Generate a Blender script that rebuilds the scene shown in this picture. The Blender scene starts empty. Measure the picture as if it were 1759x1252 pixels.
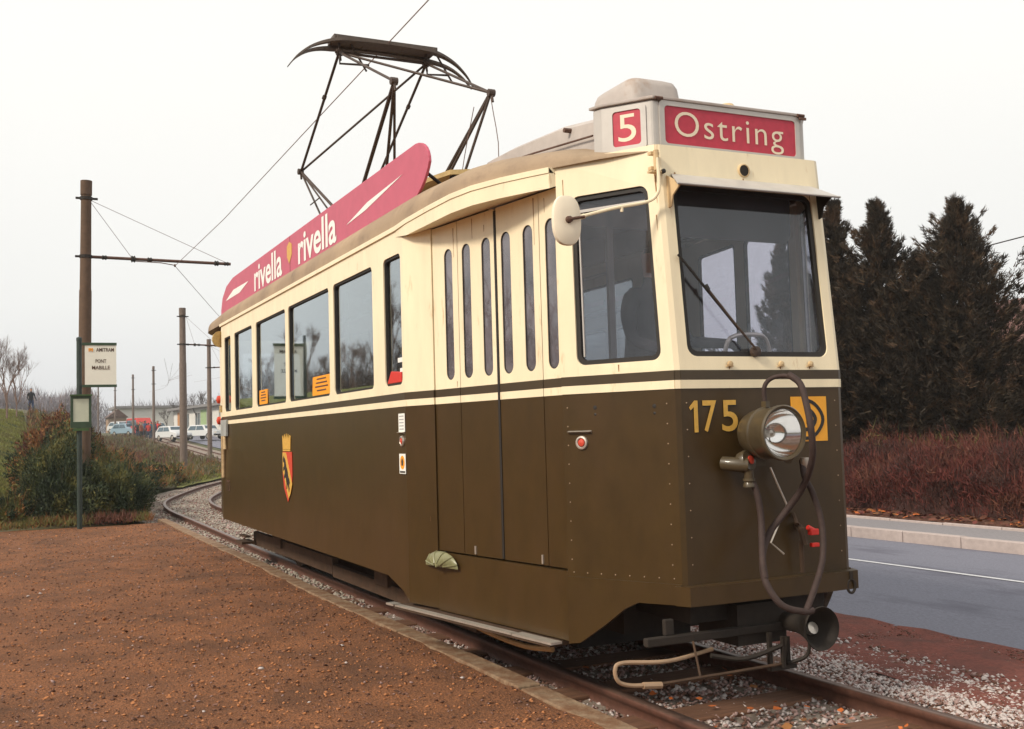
import bpy, bmesh, math, random
import numpy as np
from mathutils import Vector, Matrix, noise as mnoise
from mathutils.geometry import tessellate_polygon
random.seed(7); RNG = np.random.default_rng(7)
S = bpy.context.scene
COL = S.collection
# ------------------------------------------------------------------ camera
cam_d = bpy.data.cameras.new("camera"); cam = bpy.data.objects.new("camera", cam_d); COL.objects.link(cam)
CAM = Vector((4.3398, -3.4672, 1.3826))
_yaw, _pitch, _roll = 2.6965, 0.0630, 0.0288
_d = Vector((math.cos(_yaw) * math.cos(_pitch), math.sin(_yaw) * math.cos(_pitch), math.sin(_pitch)))
_r = Vector((math.sin(_yaw), -math.cos(_yaw), 0)); _u = _r.cross(_d)
_c, _s = math.cos(_roll), math.sin(_roll)
_r2, _u2 = _c * _r - _s * _u, _s * _r + _c * _u
m = Matrix((_r2, _u2, -_d)).transposed().to_4x4(); m.translation = CAM
cam.matrix_world = m
cam_d.sensor_width = 36; cam_d.lens = 1840.8 / 1759 * 36
cam_d.clip_start = .05; cam_d.clip_end = 3000
S.camera = cam
# ------------------------------------------------------------------ world, sun, exposure
SUN_EL, SUN_AZ = math.radians(38), math.radians(-78)      # azimuth measured from +x towards +y
W = bpy.data.worlds.new("World"); S.world = W; W.use_nodes = True
nt = W.node_tree; nt.nodes.clear()
out = nt.nodes.new("ShaderNodeOutputWorld"); bg = nt.nodes.new("ShaderNodeBackground")
sky = nt.nodes.new("ShaderNodeTexSky"); sky.sky_type = 'NISHITA'; sky.sun_disc = False
sky.sun_elevation = SUN_EL; sky.sun_rotation = math.pi / 2 - SUN_AZ
tc = nt.nodes.new("ShaderNodeTexCoord"); sep = nt.nodes.new("ShaderNodeSeparateXYZ")
ramp = nt.nodes.new("ShaderNodeValToRGB")
ramp.color_ramp.elements[0].position = 0.0; ramp.color_ramp.elements[0].color = (.70, .71, .73, 1)
ramp.color_ramp.elements[1].position = .34; ramp.color_ramp.elements[1].color = (1.0, .985, .94, 1)
e = ramp.color_ramp.elements.new(.12); e.color = (.88, .88, .855, 1)
mul = nt.nodes.new("ShaderNodeVectorMath"); mul.operation = 'SCALE'; mul.inputs['Scale'].default_value = 10.0
mix = nt.nodes.new("ShaderNodeMix"); mix.data_type = 'RGBA'; mix.inputs[0].default_value = .985
cn = nt.nodes.new("ShaderNodeTexNoise"); cn.inputs['Scale'].default_value = 2.2; cn.inputs['Detail'].default_value = 5
cm = nt.nodes.new("ShaderNodeMapRange"); cm.inputs[3].default_value = .95; cm.inputs[4].default_value = 1.04
cs = nt.nodes.new("ShaderNodeVectorMath"); cs.operation = 'SCALE'
nt.links.new(tc.outputs['Generated'], sep.inputs[0]); nt.links.new(sep.outputs['Z'], ramp.inputs[0])
nt.links.new(tc.outputs['Generated'], cn.inputs['Vector']); nt.links.new(cn.outputs[0], cm.inputs[0])
nt.links.new(ramp.outputs[0], cs.inputs[0]); nt.links.new(cm.outputs[0], cs.inputs['Scale'])
nt.links.new(cs.outputs[0], mul.inputs[0])                 # overcast layer, in the sky texture's own units
nt.links.new(sky.outputs[0], mix.inputs[6]); nt.links.new(mul.outputs[0], mix.inputs[7])
nt.links.new(mix.outputs[2], bg.inputs[0]); bg.inputs[1].default_value = 0.083
nt.links.new(bg.outputs[0], out.inputs[0])
sl = bpy.data.lights.new("sun", 'SUN'); sl.energy = 2.6; sl.angle = math.radians(11); sl.color = (1, .90, .75)
so = bpy.data.objects.new("sun", sl); COL.objects.link(so)
sd = Vector((math.cos(SUN_EL) * math.cos(SUN_AZ), math.cos(SUN_EL) * math.sin(SUN_AZ), math.sin(SUN_EL)))
so.rotation_euler = sd.to_track_quat('Z', 'Y').to_euler(); so.location = sd * 60
S.view_settings.view_transform = 'Standard'; S.view_settings.look = 'None'
S.view_settings.exposure = 0.36; S.view_settings.gamma = 1; S.view_settings.use_curve_mapping = False
S.cycles.max_bounces = 8; S.cycles.transparent_max_bounces = 16

# ------------------------------------------------------------------ helpers
WL = {}                                                   # world location of every object built
def wloc(o): return WL.get(o.name, Vector((0, 0, 0))) if o else Vector((0, 0, 0))
def tag(o, label=None, cat=None, group=None, kind=None):
    if label: o['label'] = label
    if cat: o['category'] = cat
    if group: o['group'] = group
    if kind: o['kind'] = kind
    return o
def empty(name, loc, label=None, cat=None, group=None):
    o = bpy.data.objects.new(name, None); COL.objects.link(o); o.location = loc
    o.empty_display_size = .2; WL[o.name] = Vector(loc); return tag(o, label, cat, group)
def mesh_obj(name, me, parent=None, loc=None):
    o = bpy.data.objects.new(name, me); COL.objects.link(o)
    if parent: o.parent = parent
    o.location = loc if loc is not None else (0, 0, 0)
    WL[o.name] = wloc(parent) + Vector(o.location); return o
class MB:
    """collects shapes in world coordinates and links them as one mesh"""
    def __init__(s): s.v = []; s.f = []; s.m = []; s.k = 0; s.cut = []
    def add(s, vs, fs, k=None):
        n = len(s.v); s.cut.append((n, len(s.f))); s.v += [tuple(a) for a in vs]; s.f += [tuple(i + n for i in f) for f in fs]
        s.m += [s.k if k is None else k] * len(fs); return s
    def box(s, a, b, k=None):
        (x0, y0, z0), (x1, y1, z1) = a, b
        return s.add([(x, y, z) for x in (x0, x1) for y in (y0, y1) for z in (z0, z1)],
                     [(0, 1, 3, 2), (4, 6, 7, 5), (0, 4, 5, 1), (2, 3, 7, 6), (0, 2, 6, 4), (1, 5, 7, 3)], k)
    def tube(s, pts, r, n=8, smooth=0, k=None, caps=True):
        pts = [Vector(p) for p in pts]
        if smooth: pts = catmull(pts, smooth)
        rs = r if isinstance(r, (list, tuple)) else None
        if rs: rs = np.interp(np.linspace(0, 1, len(pts)), np.linspace(0, 1, len(rs)), rs)
        up = Vector((0, 0, 1)); vs = []; fs = []; prev = None
        for i, p in enumerate(pts):
            t = (pts[min(i + 1, len(pts) - 1)] - pts[max(i - 1, 0)])
            t = t.normalized() if t.length > 1e-9 else Vector((0, 0, 1))
            if prev is None:
                a = t.cross(up) if abs(t.z) < .9 else t.cross(Vector((1, 0, 0)))
            else: a = prev - t * prev.dot(t)
            a.normalize(); prev = a; b = t.cross(a); rr = rs[i] if rs is not None else r
            for j in range(n):
                th = 2 * math.pi * j / n; vs.append(p + (a * math.cos(th) + b * math.sin(th)) * rr)
        for i in range(len(pts) - 1):
            for j in range(n):
                j2 = (j + 1) % n; fs.append((i * n + j, i * n + j2, (i + 1) * n + j2, (i + 1) * n + j))
        if caps: fs.append(tuple(range(n))[::-1]); fs.append(tuple((len(pts) - 1) * n + j for j in range(n)))
        return s.add(vs, fs, k)
    def lathe(s, o, ax, prof, n=24, k=None):
        """prof: list of (along, radius)"""
        o = Vector(o); ax = Vector(ax).normalized(); a = ax.orthogonal().normalized(); b = ax.cross(a)
        vs = []; fs = []
        for (h, r) in prof:
            for j in range(n):
                th = 2 * math.pi * j / n; vs.append(o + ax * h + (a * math.cos(th) + b * math.sin(th)) * r)
        for i in range(len(prof) - 1):
            for j in range(n):
                j2 = (j + 1) % n; fs.append((i * n + j, i * n + j2, (i + 1) * n + j2, (i + 1) * n + j))
        return s.add(vs, fs, k)
    def plate(s, fn, outline, holes=(), th=.02, k=None, rim=True):
        """flat piece in (u,v), bent into place by fn(u,v,w); w from 0 (outer skin) to th"""
        loops = [list(outline)] + [list(h) for h in holes]
        flat = [p for l in loops for p in l]; N = len(flat)
        tris = tessellate_polygon([[Vector((p[0], p[1], 0)) for p in l] for l in loops])
        vs = [fn(p[0], p[1], 0) for p in flat] + [fn(p[0], p[1], th) for p in flat]
        fs = [tuple(t) for t in tris] + [(t[0] + N, t[2] + N, t[1] + N) for t in tris]
        i0 = 0
        for l in loops:
            n = len(l)
            for i in range(n):
                a, b = i0 + i, i0 + (i + 1) % n; fs.append((a, b, b + N, a + N))
            i0 += n
        return s.add(vs, fs, k)
    def build(s, name, mats, parent=None, smooth=False, label=None, bevel=0):
        off = wloc(parent); me = bpy.data.meshes.new(name)
        me.from_pydata([(v[0] - off.x, v[1] - off.y, v[2] - off.z) for v in s.v], [], s.f)
        mats = mats if isinstance(mats, (list, tuple)) else [mats]
        for mt in mats: me.materials.append(mt)
        if len(mats) > 1: me.polygons.foreach_set('material_index', s.m)
        bm = bmesh.new(); bm.from_mesh(me); bmesh.ops.recalc_face_normals(bm, faces=bm.faces)
        if bevel:
            ed = [e for e in bm.edges if len(e.link_faces) == 2 and e.calc_face_angle(0) > .6]
            bmesh.ops.bevel(bm, geom=ed, offset=bevel, segments=2, profile=.5, affect='EDGES')
        bm.to_mesh(me); bm.free()
        if smooth:
            me.polygons.foreach_set('use_smooth', [True] * len(me.polygons)); me.set_sharp_from_angle(angle=math.radians(38))
        me.update(); o = mesh_obj(name, me, parent)
        if parent is None: pass
        if label: o['label'] = label
        return o
def build_each(mb, name, mats, parent, **kw):
    """every shape added to mb becomes a part of its own"""
    o = []; cut = mb.cut + [(len(mb.v), len(mb.f))]
    for (v0, f0), (v1, f1) in zip(cut[:-1], cut[1:]):
        q = MB(); q.v = mb.v[v0:v1]; q.f = [tuple(i - v0 for i in f) for f in mb.f[f0:f1]]; q.m = mb.m[f0:f1]; o.append(q.build(name, mats, parent, **kw))
    return o
def catmull(P, n):
    P = [P[0] * 2 - P[1]] + list(P) + [P[-1] * 2 - P[-2]]; o = []
    for i in range(1, len(P) - 2):
        a, b, c, d = P[i - 1:i + 3]
        for j in range(n):
            t = j / n; o.append(.5 * ((2 * b) + (c - a) * t + (2 * a - 5 * b + 4 * c - d) * t * t + (3 * b - a - 3 * c + d) * t ** 3))
    o.append(P[-2]); return o
def rrect(u0, v0, u1, v1, r, n=5):
    r = min(r, abs(u1 - u0) / 2, abs(v1 - v0) / 2); o = []
    for cx, cy, a0 in ((u1 - r, v1 - r, 0), (u0 + r, v1 - r, 90), (u0 + r, v0 + r, 180), (u1 - r, v0 + r, 270)):
        for i in range(n + 1):
            a = math.radians(a0 + 90 * i / n); o.append((cx + r * math.cos(a), cy + r * math.sin(a)))
    return o
def rect(u0, v0, u1, v1): return [(u0, v0), (u1, v0), (u1, v1), (u0, v1)]
def fast_mesh(name, V, F, mats, parent=None, mi=None, loc=None):
    """V (n,3) float, F (m,k) int arrays -> object (world coordinates)"""
    off = wloc(parent); V = np.asarray(V, np.float32) - np.array(off, np.float32)[None]
    F = np.asarray(F, np.int32); k = F.shape[1]; me = bpy.data.meshes.new(name)
    me.vertices.add(len(V)); me.vertices.foreach_set('co', V.ravel())
    me.loops.add(F.size); me.loops.foreach_set('vertex_index', F.ravel())
    me.polygons.add(len(F)); me.polygons.foreach_set('loop_start', np.arange(0, F.size, k, dtype=np.int32))
    me.polygons.foreach_set('loop_total', np.full(len(F), k, np.int32))
    mats = mats if isinstance(mats, (list, tuple)) else [mats]
    for mt in mats: me.materials.append(mt)
    if mi is not None: me.polygons.foreach_set('material_index', np.asarray(mi, np.int32))
    me.update(calc_edges=True); return mesh_obj(name, me, parent)

# ------------------------------------------------------------------ materials
MATS = {}
def mat(name, c, rough=.6, var=.18, scale=6, bump=0, bscale=40, metal=0, spec=.4, c2=None, c2lim=(.55, .7), c2scale=2, coat=0, streak=None, detail=6, coord='Object'):
    if name in MATS: return MATS[name]
    mt = bpy.data.materials.new(name); mt.use_nodes = True; t = mt.node_tree; b = t.nodes['Principled BSDF']; L = t.links.new
    b.inputs['Roughness'].default_value = rough; b.inputs['Metallic'].default_value = metal
    b.inputs['Specular IOR Level'].default_value = spec; b.inputs['Coat Weight'].default_value = coat
    co = t.nodes.new("ShaderNodeTexCoord"); src = co.outputs[coord]
    if streak:
        mp = t.nodes.new("ShaderNodeMapping"); mp.inputs['Scale'].default_value = streak; L(src, mp.inputs[0]); src2 = mp.outputs[0]
    else: src2 = src
    n = t.nodes.new("ShaderNodeTexNoise"); n.inputs['Scale'].default_value = scale; n.inputs['Detail'].default_value = detail; n.inputs['Roughness'].default_value = .65
    L(src2, n.inputs['Vector'])
    r = t.nodes.new("ShaderNodeValToRGB"); r.color_ramp.elements[0].position = .3; r.color_ramp.elements[1].position = .7
    r.color_ramp.elements[0].color = (*[max(0, x * (1 - var)) for x in c], 1); r.color_ramp.elements[1].color = (*[min(1, x * (1 + var)) for x in c], 1)
    L(n.outputs[0], r.inputs[0]); col = r.outputs[0]
    if c2:
        n2 = t.nodes.new("ShaderNodeTexNoise"); n2.inputs['Scale'].default_value = c2scale; n2.inputs['Detail'].default_value = 8; n2.inputs['Roughness'].default_value = .7
        L(src2, n2.inputs['Vector']); mr = t.nodes.new("ShaderNodeMapRange"); mr.inputs[1].default_value = c2lim[0]; mr.inputs[2].default_value = c2lim[1]
        L(n2.outputs[0], mr.inputs[0]); mx = t.nodes.new("ShaderNodeMix"); mx.data_type = 'RGBA'
        L(mr.outputs[0], mx.inputs[0]); L(col, mx.inputs[6]); mx.inputs[7].default_value = (*c2, 1); col = mx.outputs[2]
    L(col, b.inputs['Base Color'])
    if bump:
        nb = t.nodes.new("ShaderNodeTexNoise"); nb.inputs['Scale'].default_value = bscale; nb.inputs['Detail'].default_value = 6
        L(src, nb.inputs['Vector']); bp = t.nodes.new("ShaderNodeBump"); bp.inputs['Strength'].default_value = 1; bp.inputs['Distance'].default_value = bump
        L(nb.outputs[0], bp.inputs['Height']); L(bp.outputs[0], b.inputs['Normal'])
    MATS[name] = mt; return mt
def glass(name, tint=(.75, .8, .82), ior=1.9, rough=.02, film=.0, filmc=(.5, .5, .5), gain=1.0, add=0.0):
    mt = bpy.data.materials.new(name); mt.use_nodes = True; t = mt.node_tree; t.nodes.clear(); L = t.links.new
    o = t.nodes.new("ShaderNodeOutputMaterial"); tr = t.nodes.new("ShaderNodeBsdfTransparent"); tr.inputs[0].default_value = (*tint, 1)
    g = t.nodes.new("ShaderNodeBsdfGlossy"); g.inputs['Roughness'].default_value = rough; g.inputs[0].default_value = (.86, .92, .95, 1)
    f0 = ((ior - 1) / (ior + 1)) ** 2; lw = t.nodes.new("ShaderNodeLayerWeight"); pw = t.nodes.new("ShaderNodeMath"); pw.operation = 'POWER'; pw.inputs[1].default_value = 4.2; L(lw.outputs['Facing'], pw.inputs[0])
    f = t.nodes.new("ShaderNodeMath"); f.operation = 'MULTIPLY_ADD'; f.inputs[1].default_value = 1 - f0; f.inputs[2].default_value = f0; L(pw.outputs[0], f.inputs[0])
    co = t.nodes.new("ShaderNodeTexCoord"); n = t.nodes.new("ShaderNodeTexNoise"); n.inputs['Scale'].default_value = 2.2; n.inputs['Detail'].default_value = 2
    L(co.outputs['Object'], n.inputs['Vector']); bp = t.nodes.new("ShaderNodeBump"); bp.inputs['Distance'].default_value = .0008; bp.inputs['Strength'].default_value = .4
    L(n.outputs[0], bp.inputs['Height']); L(bp.outputs[0], g.inputs['Normal'])
    mx = t.nodes.new("ShaderNodeMixShader"); ma = t.nodes.new("ShaderNodeMath"); ma.operation = 'MULTIPLY_ADD'; ma.inputs[1].default_value = gain; ma.inputs[2].default_value = add; ma.use_clamp = True
    L(f.outputs[0], ma.inputs[0]); L(ma.outputs[0], mx.inputs[0])
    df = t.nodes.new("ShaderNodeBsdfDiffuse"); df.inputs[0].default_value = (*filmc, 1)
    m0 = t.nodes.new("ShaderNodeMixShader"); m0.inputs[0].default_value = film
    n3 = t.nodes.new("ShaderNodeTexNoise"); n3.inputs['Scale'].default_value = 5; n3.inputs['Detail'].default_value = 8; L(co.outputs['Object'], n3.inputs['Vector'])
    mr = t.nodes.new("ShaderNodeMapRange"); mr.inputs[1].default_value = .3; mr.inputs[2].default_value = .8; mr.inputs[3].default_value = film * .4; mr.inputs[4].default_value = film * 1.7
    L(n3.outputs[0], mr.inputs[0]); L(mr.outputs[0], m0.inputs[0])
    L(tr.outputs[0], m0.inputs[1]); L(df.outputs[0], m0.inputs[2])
    L(m0.outputs[0], mx.inputs[1]); L(g.outputs[0], mx.inputs[2]); L(mx.outputs[0], o.inputs[0]); return mt
M_cream = mat('cream_paint', (.84, .725, .51), .45, .07, 3, .0008, 12, c2=(.50, .30, .13), c2lim=(.60, .80), c2scale=7, streak=(2.2, 2.2, .5))
M_creamdirt = mat('dirty_cream_paint', (.62, .45, .25), .6, .2, 4, .001, 50, c2=(.30, .19, .10), c2lim=(.48, .72), c2scale=3)
M_green = mat('dark_green_paint', (.050, .0285, .0082), .34, .16, 6, .0012, 4, c2=(.062, .034, .013), c2lim=(.46, .80), c2scale=1.6, streak=(1.4, 1.4, .8), detail=14)
M_greend = mat('dark_stripe_paint', (.055, .038, .02), .4, .12, 4)
M_pink = mat('pink_board_paint', (.50, .095, .15), .5, .07, 8, .0004, 80)
M_white = mat('white_lettering', (.82, .80, .76), .55, .05)
M_cream_text = mat('pale_lettering', (.80, .68, .52), .55, .04)
M_red = mat('red_blind', (.47, .035, .065), .5, .12, 20)
M_silver = mat('silver_paint', (.50, .47, .44), .42, .10, 6, metal=.15, c2=(.38, .25, .16), c2lim=(.62, .8), c2scale=7)
M_grey = mat('grey_roof_paint', (.42, .37, .34), .6, .14, 5, c2=(.30, .20, .14), c2lim=(.58, .78), c2scale=4)
M_roof = mat('sooty_roof', (.36, .26, .17), .8, .25, 5, .001, 40, c2=(.17, .12, .085), c2lim=(.45, .7), c2scale=2.5)
M_black = mat('black_rubber', (.02, .017, .015), .6, .2)
M_dark = mat('dark_underframe', (.020, .014, .010), .75, .35, 9, .002, 30)
M_under = mat('dusty_underframe', (.065, .036, .020), .8, .35, 9, .002, 30)
M_rust = mat('rusty_iron', (.10, .050, .034), .7, .3, 14, .001, 60)
M_rail = mat('rusty_rail', (.105, .045, .030), .6, .3, 20, .001, 80)
M_railtop = mat('worn_rail_head', (.14, .085, .065), .4, .25, 30, metal=.4)
M_steel = mat('bright_steel', (.55, .50, .44), .35, .15, 12, metal=.6)
M_chrome = mat('lamp_reflector', (.92, .90, .88), .10, .02, metal=1)
M_lampbody = mat('lamp_housing', (.075, .055, .03), .4, .2, 10, coat=.3)
M_hose = mat('brown_hose', (.044, .026, .022), .75, .25, 30, .001, 120)
M_yellow = mat('yellow_enamel', (.80, .36, .03), .5, .08)
M_gold = mat('gold_paint', (.62, .36, .07), .5, .12, 40)
M_shield = mat('red_enamel', (.55, .06, .03), .5, .06)
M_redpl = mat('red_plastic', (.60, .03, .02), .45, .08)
M_wood = mat('walkway_wood', (.42, .30, .13), .7, .25, 8, streak=(.3, 6, 6))
M_panto = mat('pantograph_steel', (.062, .040, .030), .6, .25, 12)
M_carbon = mat('collector_strip', (.10, .075, .06), .6, .3, 30)
M_glass = glass('side_glass', (.62, .66, .68), 1.7, add=.21)
M_cabglass = glass('cab_glass', (.86, .86, .90), 1.5, film=.035, filmc=(.42, .42, .46))
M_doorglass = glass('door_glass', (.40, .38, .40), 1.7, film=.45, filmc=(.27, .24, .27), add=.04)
M_interior = mat('interior_lining', (.60, .58, .58), .7, .1)
M_seat = mat('brown_seat', (.16, .075, .03), .6, .2)
M_paper = mat('paper', (.78, .78, .74), .8, .03)
M_ink = mat('dark_ink', (.05, .045, .04), .8, .1)
M_orange = mat('orange_card', (.85, .33, .02), .7, .05)
M_signgreen = mat('green_sign_frame', (.035, .065, .035), .5, .2, 12)
M_signblack = mat('dark_green_post', (.03, .045, .038), .5, .2, 12)
M_concrete = mat('pale_concrete', (.27, .19, .12), .9, .35, 14, .006, 50, c2=(.16, .075, .035), c2lim=(.40, .62), c2scale=5)
M_polec = mat('concrete_mast', (.105, .062, .038), .85, .18, 8, .002, 40)
M_polec2 = mat('greyish_mast', (.155, .115, .095), .85, .18, 8, .002, 40)
M_asphalt = mat('asphalt', (.165, .168, .21), .85, .28, 60, .004, 160, c2=(.115, .115, .15), c2lim=(.52, .62), c2scale=.7, streak=(.5, 1.6, 1), detail=14)
M_pave = mat('pavement_asphalt', (.23, .215, .225), .9, .14, 25, .002, 150)
M_kerb = mat('kerb_stone', (.42, .35, .33), .85, .14, 9, .002, 60)
M_wire = mat('faint_wire', (.20, .12, .10), .6, .1)
M_line = mat('road_paint', (.60, .60, .62), .8, .15, 25)
M_soil = mat('brown_cinder', (.225, .088, .034), .95, .85, 70, .02, 90, c2=(.085, .036, .016), c2lim=(.42, .70), c2scale=1.6, detail=14)
M_verge = mat('brown_verge', (.165, .045, .030), .95, .42, 34, .012, 60, c2=(.08, .03, .022), c2lim=(.45, .7), c2scale=3, detail=14)
M_litter = mat('leaf_litter_soil', (.10, .040, .024), .95, .5, 28, .012, 60, c2=(.22, .08, .03), c2lim=(.55, .7), c2scale=9, detail=12)
M_base = mat('field', (.085, .062, .030), .95, .4, .8, c2=(.065, .075, .022), c2lim=(.4, .6), c2scale=.2, detail=12)
M_grass = mat('grass_bank', (.17, .175, .038), .9, .35, 6, .02, 30, c2=(.16, .11, .04), c2lim=(.5, .75), c2scale=2, detail=12)
M_ballast = mat('ballast_bed', (.25, .205, .17), .95, .4, 40, .012, 70, c2=(.14, .085, .06), c2lim=(.5, .7), c2scale=5, detail=12)
M_st1 = mat('pale_stone', (.50, .44, .42), .85, .12, 9)
M_st6 = mat('grey_stone', (.36, .32, .27), .85, .12, 9)
M_st2 = mat('pink_stone', (.33, .22, .20), .85, .12, 9)
M_st3 = mat('brown_stone', (.17, .085, .06), .85, .12, 9)
M_st4 = mat('orange_chip', (.42, .17, .065), .85, .12, 9)
M_st5 = mat('dark_chip', (.085, .036, .02), .85, .12, 9)
M_hedr = mat('red_crumb', (.26, .07, .045), .9, .2, 9)
M_sleeper = mat('sleeper_wood', (.13, .062, .035), .9, .35, 8, .004, 30, streak=(6, .5, 6))
M_leafo = mat('orange_leaf', (.50, .13, .03), .7, .3, 5)
M_bark = mat('bark', (.075, .048, .036), .9, .25, 12)
M_con1 = mat('conifer_dark', (.030, .021, .013), .8, .35, 3)
M_con2 = mat('conifer_mid', (.052, .036, .020), .8, .35, 3)
M_con3 = mat('conifer_warm', (.085, .048, .025), .8, .35, 3)
M_hed1 = mat('hedge_red', (.110, .026, .020), .85, .35, 3)
M_hed2 = mat('hedge_dark', (.050, .020, .016), .85, .35, 3)
M_hed3 = mat('hedge_brown', (.120, .044, .026), .85, .35, 3)
M_sg1 = mat('shrub_green', (.050, .062, .020), .8, .35, 3)
M_sg2 = mat('shrub_olive', (.125, .115, .030), .8, .35, 3)
M_sg3 = mat('shrub_rust', (.23, .095, .030), .8, .35, 3)
M_sg4 = mat('shrub_blackgreen', (.022, .036, .014), .8, .35, 3)
M_sg5 = mat('weed_grey', (.14, .115, .07), .8, .35, 3)
M_twig = mat('bare_twig', (.20, .13, .105), .9, .2, 3)
M_twigd = mat('dark_twig', (.06, .042, .036), .9, .2, 3)
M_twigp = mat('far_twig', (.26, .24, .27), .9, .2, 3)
M_skin = mat('skin', (.45, .25, .17), .6, .05); M_hair = mat('hair', (.03, .02, .015), .7, .1)
def cloth(n, c): return mat('cloth_' + n, c, .9, .1)

# ------------------------------------------------------------------ terrain
def ss(t): t = min(max(t, 0), 1); return t * t * (3 - 2 * t)
def gz(x, y):
    r = -x - 57
    z = .035 * (r if r > 8 else (0 if r < -8 else (r + 8) ** 2 / 32)); z = min(z, 3.0)
    d = (x + 21) * -.219 + (y + 3.5) * -.976
    return z + 3.2 * ss(d / 10) * (1 - ss((y + 1) / 6))
def strip(name, xs, y0, y1, ny, zo, mt, rough=0, rs=3.0, kind='structure', label=None, parent=None):
    V = []; F = []
    for x in xs:
        a, b = y0(x), y1(x)
        for j in range(ny + 1):
            y = a + (b - a) * j / ny; z = gz(x, y) + (zo(x, y) if callable(zo) else zo)
            if rough: z += rough * mnoise.fractal(Vector((x * rs, y * rs, 0)), 1, 2, 4)
            V.append((x, y, z))
    for i in range(len(xs) - 1):
        for j in range(ny):
            a = i * (ny + 1) + j; F.append((a, a + 1, a + ny + 2, a + ny + 1))
    o = fast_mesh(name, V, F, mt, parent)
    o.data.polygons.foreach_set('use_smooth', [True] * len(o.data.polygons))
    if parent is None: o['kind'] = kind
    if label: o['label'] = label
    return o
# centre line of the track (one single track that runs straight under the tram, then curves away)
TC = [(9, 0), (4, 0), (0, 0), (-5, 0), (-9, .02), (-11.8, .06), (-14.9, .10), (-17.6, .11), (-19.2, .17), (-20.8, .32), (-22.5, .60), (-24.6, 1.13), (-27, 1.80), (-29.5, 2.55), (-32.7, 3.70), (-38, 5.60), (-45, 7.45), (-55, 8.85), (-65, 9.42), (-80, 9.85), (-106, 10.65), (-135, 11.4)]
TCP = catmull([Vector((x, y, 0)) for x, y in TC], 6)
_tx = np.array([-p.x for p in TCP]); _ty = np.array([p.y for p in TCP])
def ty(x): return float(np.interp(-x, _tx, _ty))
def road_near(x): return 2.57 + max(0, ty(x) - .3) * 1.0 + (0 if x > -40 else .0)
def geo(a, b, n, p=1.6):
    return [a + (b - a) * (i / n) ** p for i in range(n + 1)]
xs_far = geo(12, -135, 90)
gx = [400, 120, 60, 30] + geo(14, -160, 70) + [-200, -300, -500, -1200]
o = strip('ground', gx, lambda x: -900, lambda x: 900, 4, lambda x, y: -.45 - (gz(x, y) - gz(x, 50)), M_base)
# finer ground in the middle, both sides
strip('field_ground', geo(14, -160, 60), lambda x: -60, lambda x: 60, 90, -.22, M_base, .05, .4)
strip('platform', geo(9, -15.3, 160, 1.3), lambda x: -13 if x > -13 else -13 + (-13 - x) * 4.0, lambda x: -.935, 90, -.012, M_soil, .022, 2.2)
strip('ballast_bed', geo(12, -125, 200), lambda x: ty(x) - (.82 if x > -14 else min(1.5, .82 + (-14 - x) * .13)), lambda x: ty(x) + (1.15 if x > -12 else 1.3), 20, -.105, M_ballast, .018, 5)
strip('verge', geo(12, -15, 120), lambda x: ty(x) + (1.12 if x > -12 else 1.27), lambda x: road_near(x) + .06, 16, lambda x, y: -.085 - .06 * ss((y - ty(x) - 1.2) / 1.2), M_verge, .02, 3)
strip('road', geo(16, -140, 90), lambda x: road_near(x), lambda x: road_near(x) + 4.3, 10, lambda x, y: -.155 + .03 * math.sin(math.pi * (y - road_near(x)) / 4.3), M_asphalt)
strip('pavement', geo(16, -140, 80), lambda x: road_near(x) + 4.43, lambda x: road_near(x) + 5.42, 3, -.035, M_pave, .003, 2)
strip('hedge_soil', geo(14, -60, 60), lambda x: road_near(x) + 5.47, lambda x: road_near(x) + 14, 12, -.0, M_litter, .05, 2)
strip('grass_bank', geo(-22, -100, 50, 1.2), lambda x: -14, lambda x: -2.65, 30, lambda x, y: -.0, M_grass, .05, 1.5)
strip('grass_verge', geo(-30, -58, 30, 1.1), lambda x: 1.4 + (-30 - x) * .13, lambda x: ty(x) - 1.3, 10, -.03, M_grass, .04, 2)
# road markings
line = MB()
for i in range(7):
    x1 = -2.15 - i * 6.0; x0 = x1 - 2.9
    yy = lambda x: road_near(x) + 2.38
    f = lambda x, dy: (x, yy(x) + dy, gz(x, yy(x)) - .155 + .03 * math.sin(math.pi * 2.38 / 4.3) + .005)
    line.add([f(x0, 0), f(x1, 0), f(x1, .065), f(x0, .065)], [(0, 1, 2, 3)])
o = line.build('road_marking', M_line); o['kind'] = 'structure'
# kerbs: every stone a part
def kerb(name, edge, w, x0, x1, step, zt, depth, mt, label, cname, wob=.004):
    root = empty(name, (x1, edge(x1), zt)); root['kind'] = 'structure'
    L = step - .012; x = x1; i = 0; me = None
    while x > x0:
        h = MB(); a, b = x - step, x
        if me is None:
            h.box((-L, 0, -depth), (0, w, 0)); me_o = h.build(cname, mt, None, bevel=.008); me = me_o.data
            bpy.data.objects.remove(me_o)
        ang = math.atan2(edge(a) - edge(b), a - b) - math.pi
        o = mesh_obj(cname, me, root)
        zz = gz(b, edge(b)) + zt + random.uniform(-wob, wob)
        o.location = (b - x1, edge(b) - edge(x1) + random.uniform(-wob, wob), zz - zt)
        o.rotation_euler = (random.uniform(-.01, .01), -math.atan2(gz(a, edge(a)) - gz(b, edge(b)), step), math.atan2(edge(b) - edge(a), b - a))
        x -= step; i += 1
    return root
kerb('road_kerb', lambda x: road_near(x) + 4.30, .13, -48, 6, .92, -.02, .22, M_kerb, None, 'kerb_stone')
kerb('path_edging', lambda x: road_near(x) + 5.42, .05, -40, 6, .95, -.005, .12, M_kerb, None, 'edging_stone')
kerb('platform_kerb', lambda x: -.945 - .012 * math.sin(x * .9), .14, -15.4, 8, 1.0, .002, .2, M_concrete, None, 'kerb_slab', .006)

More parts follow.
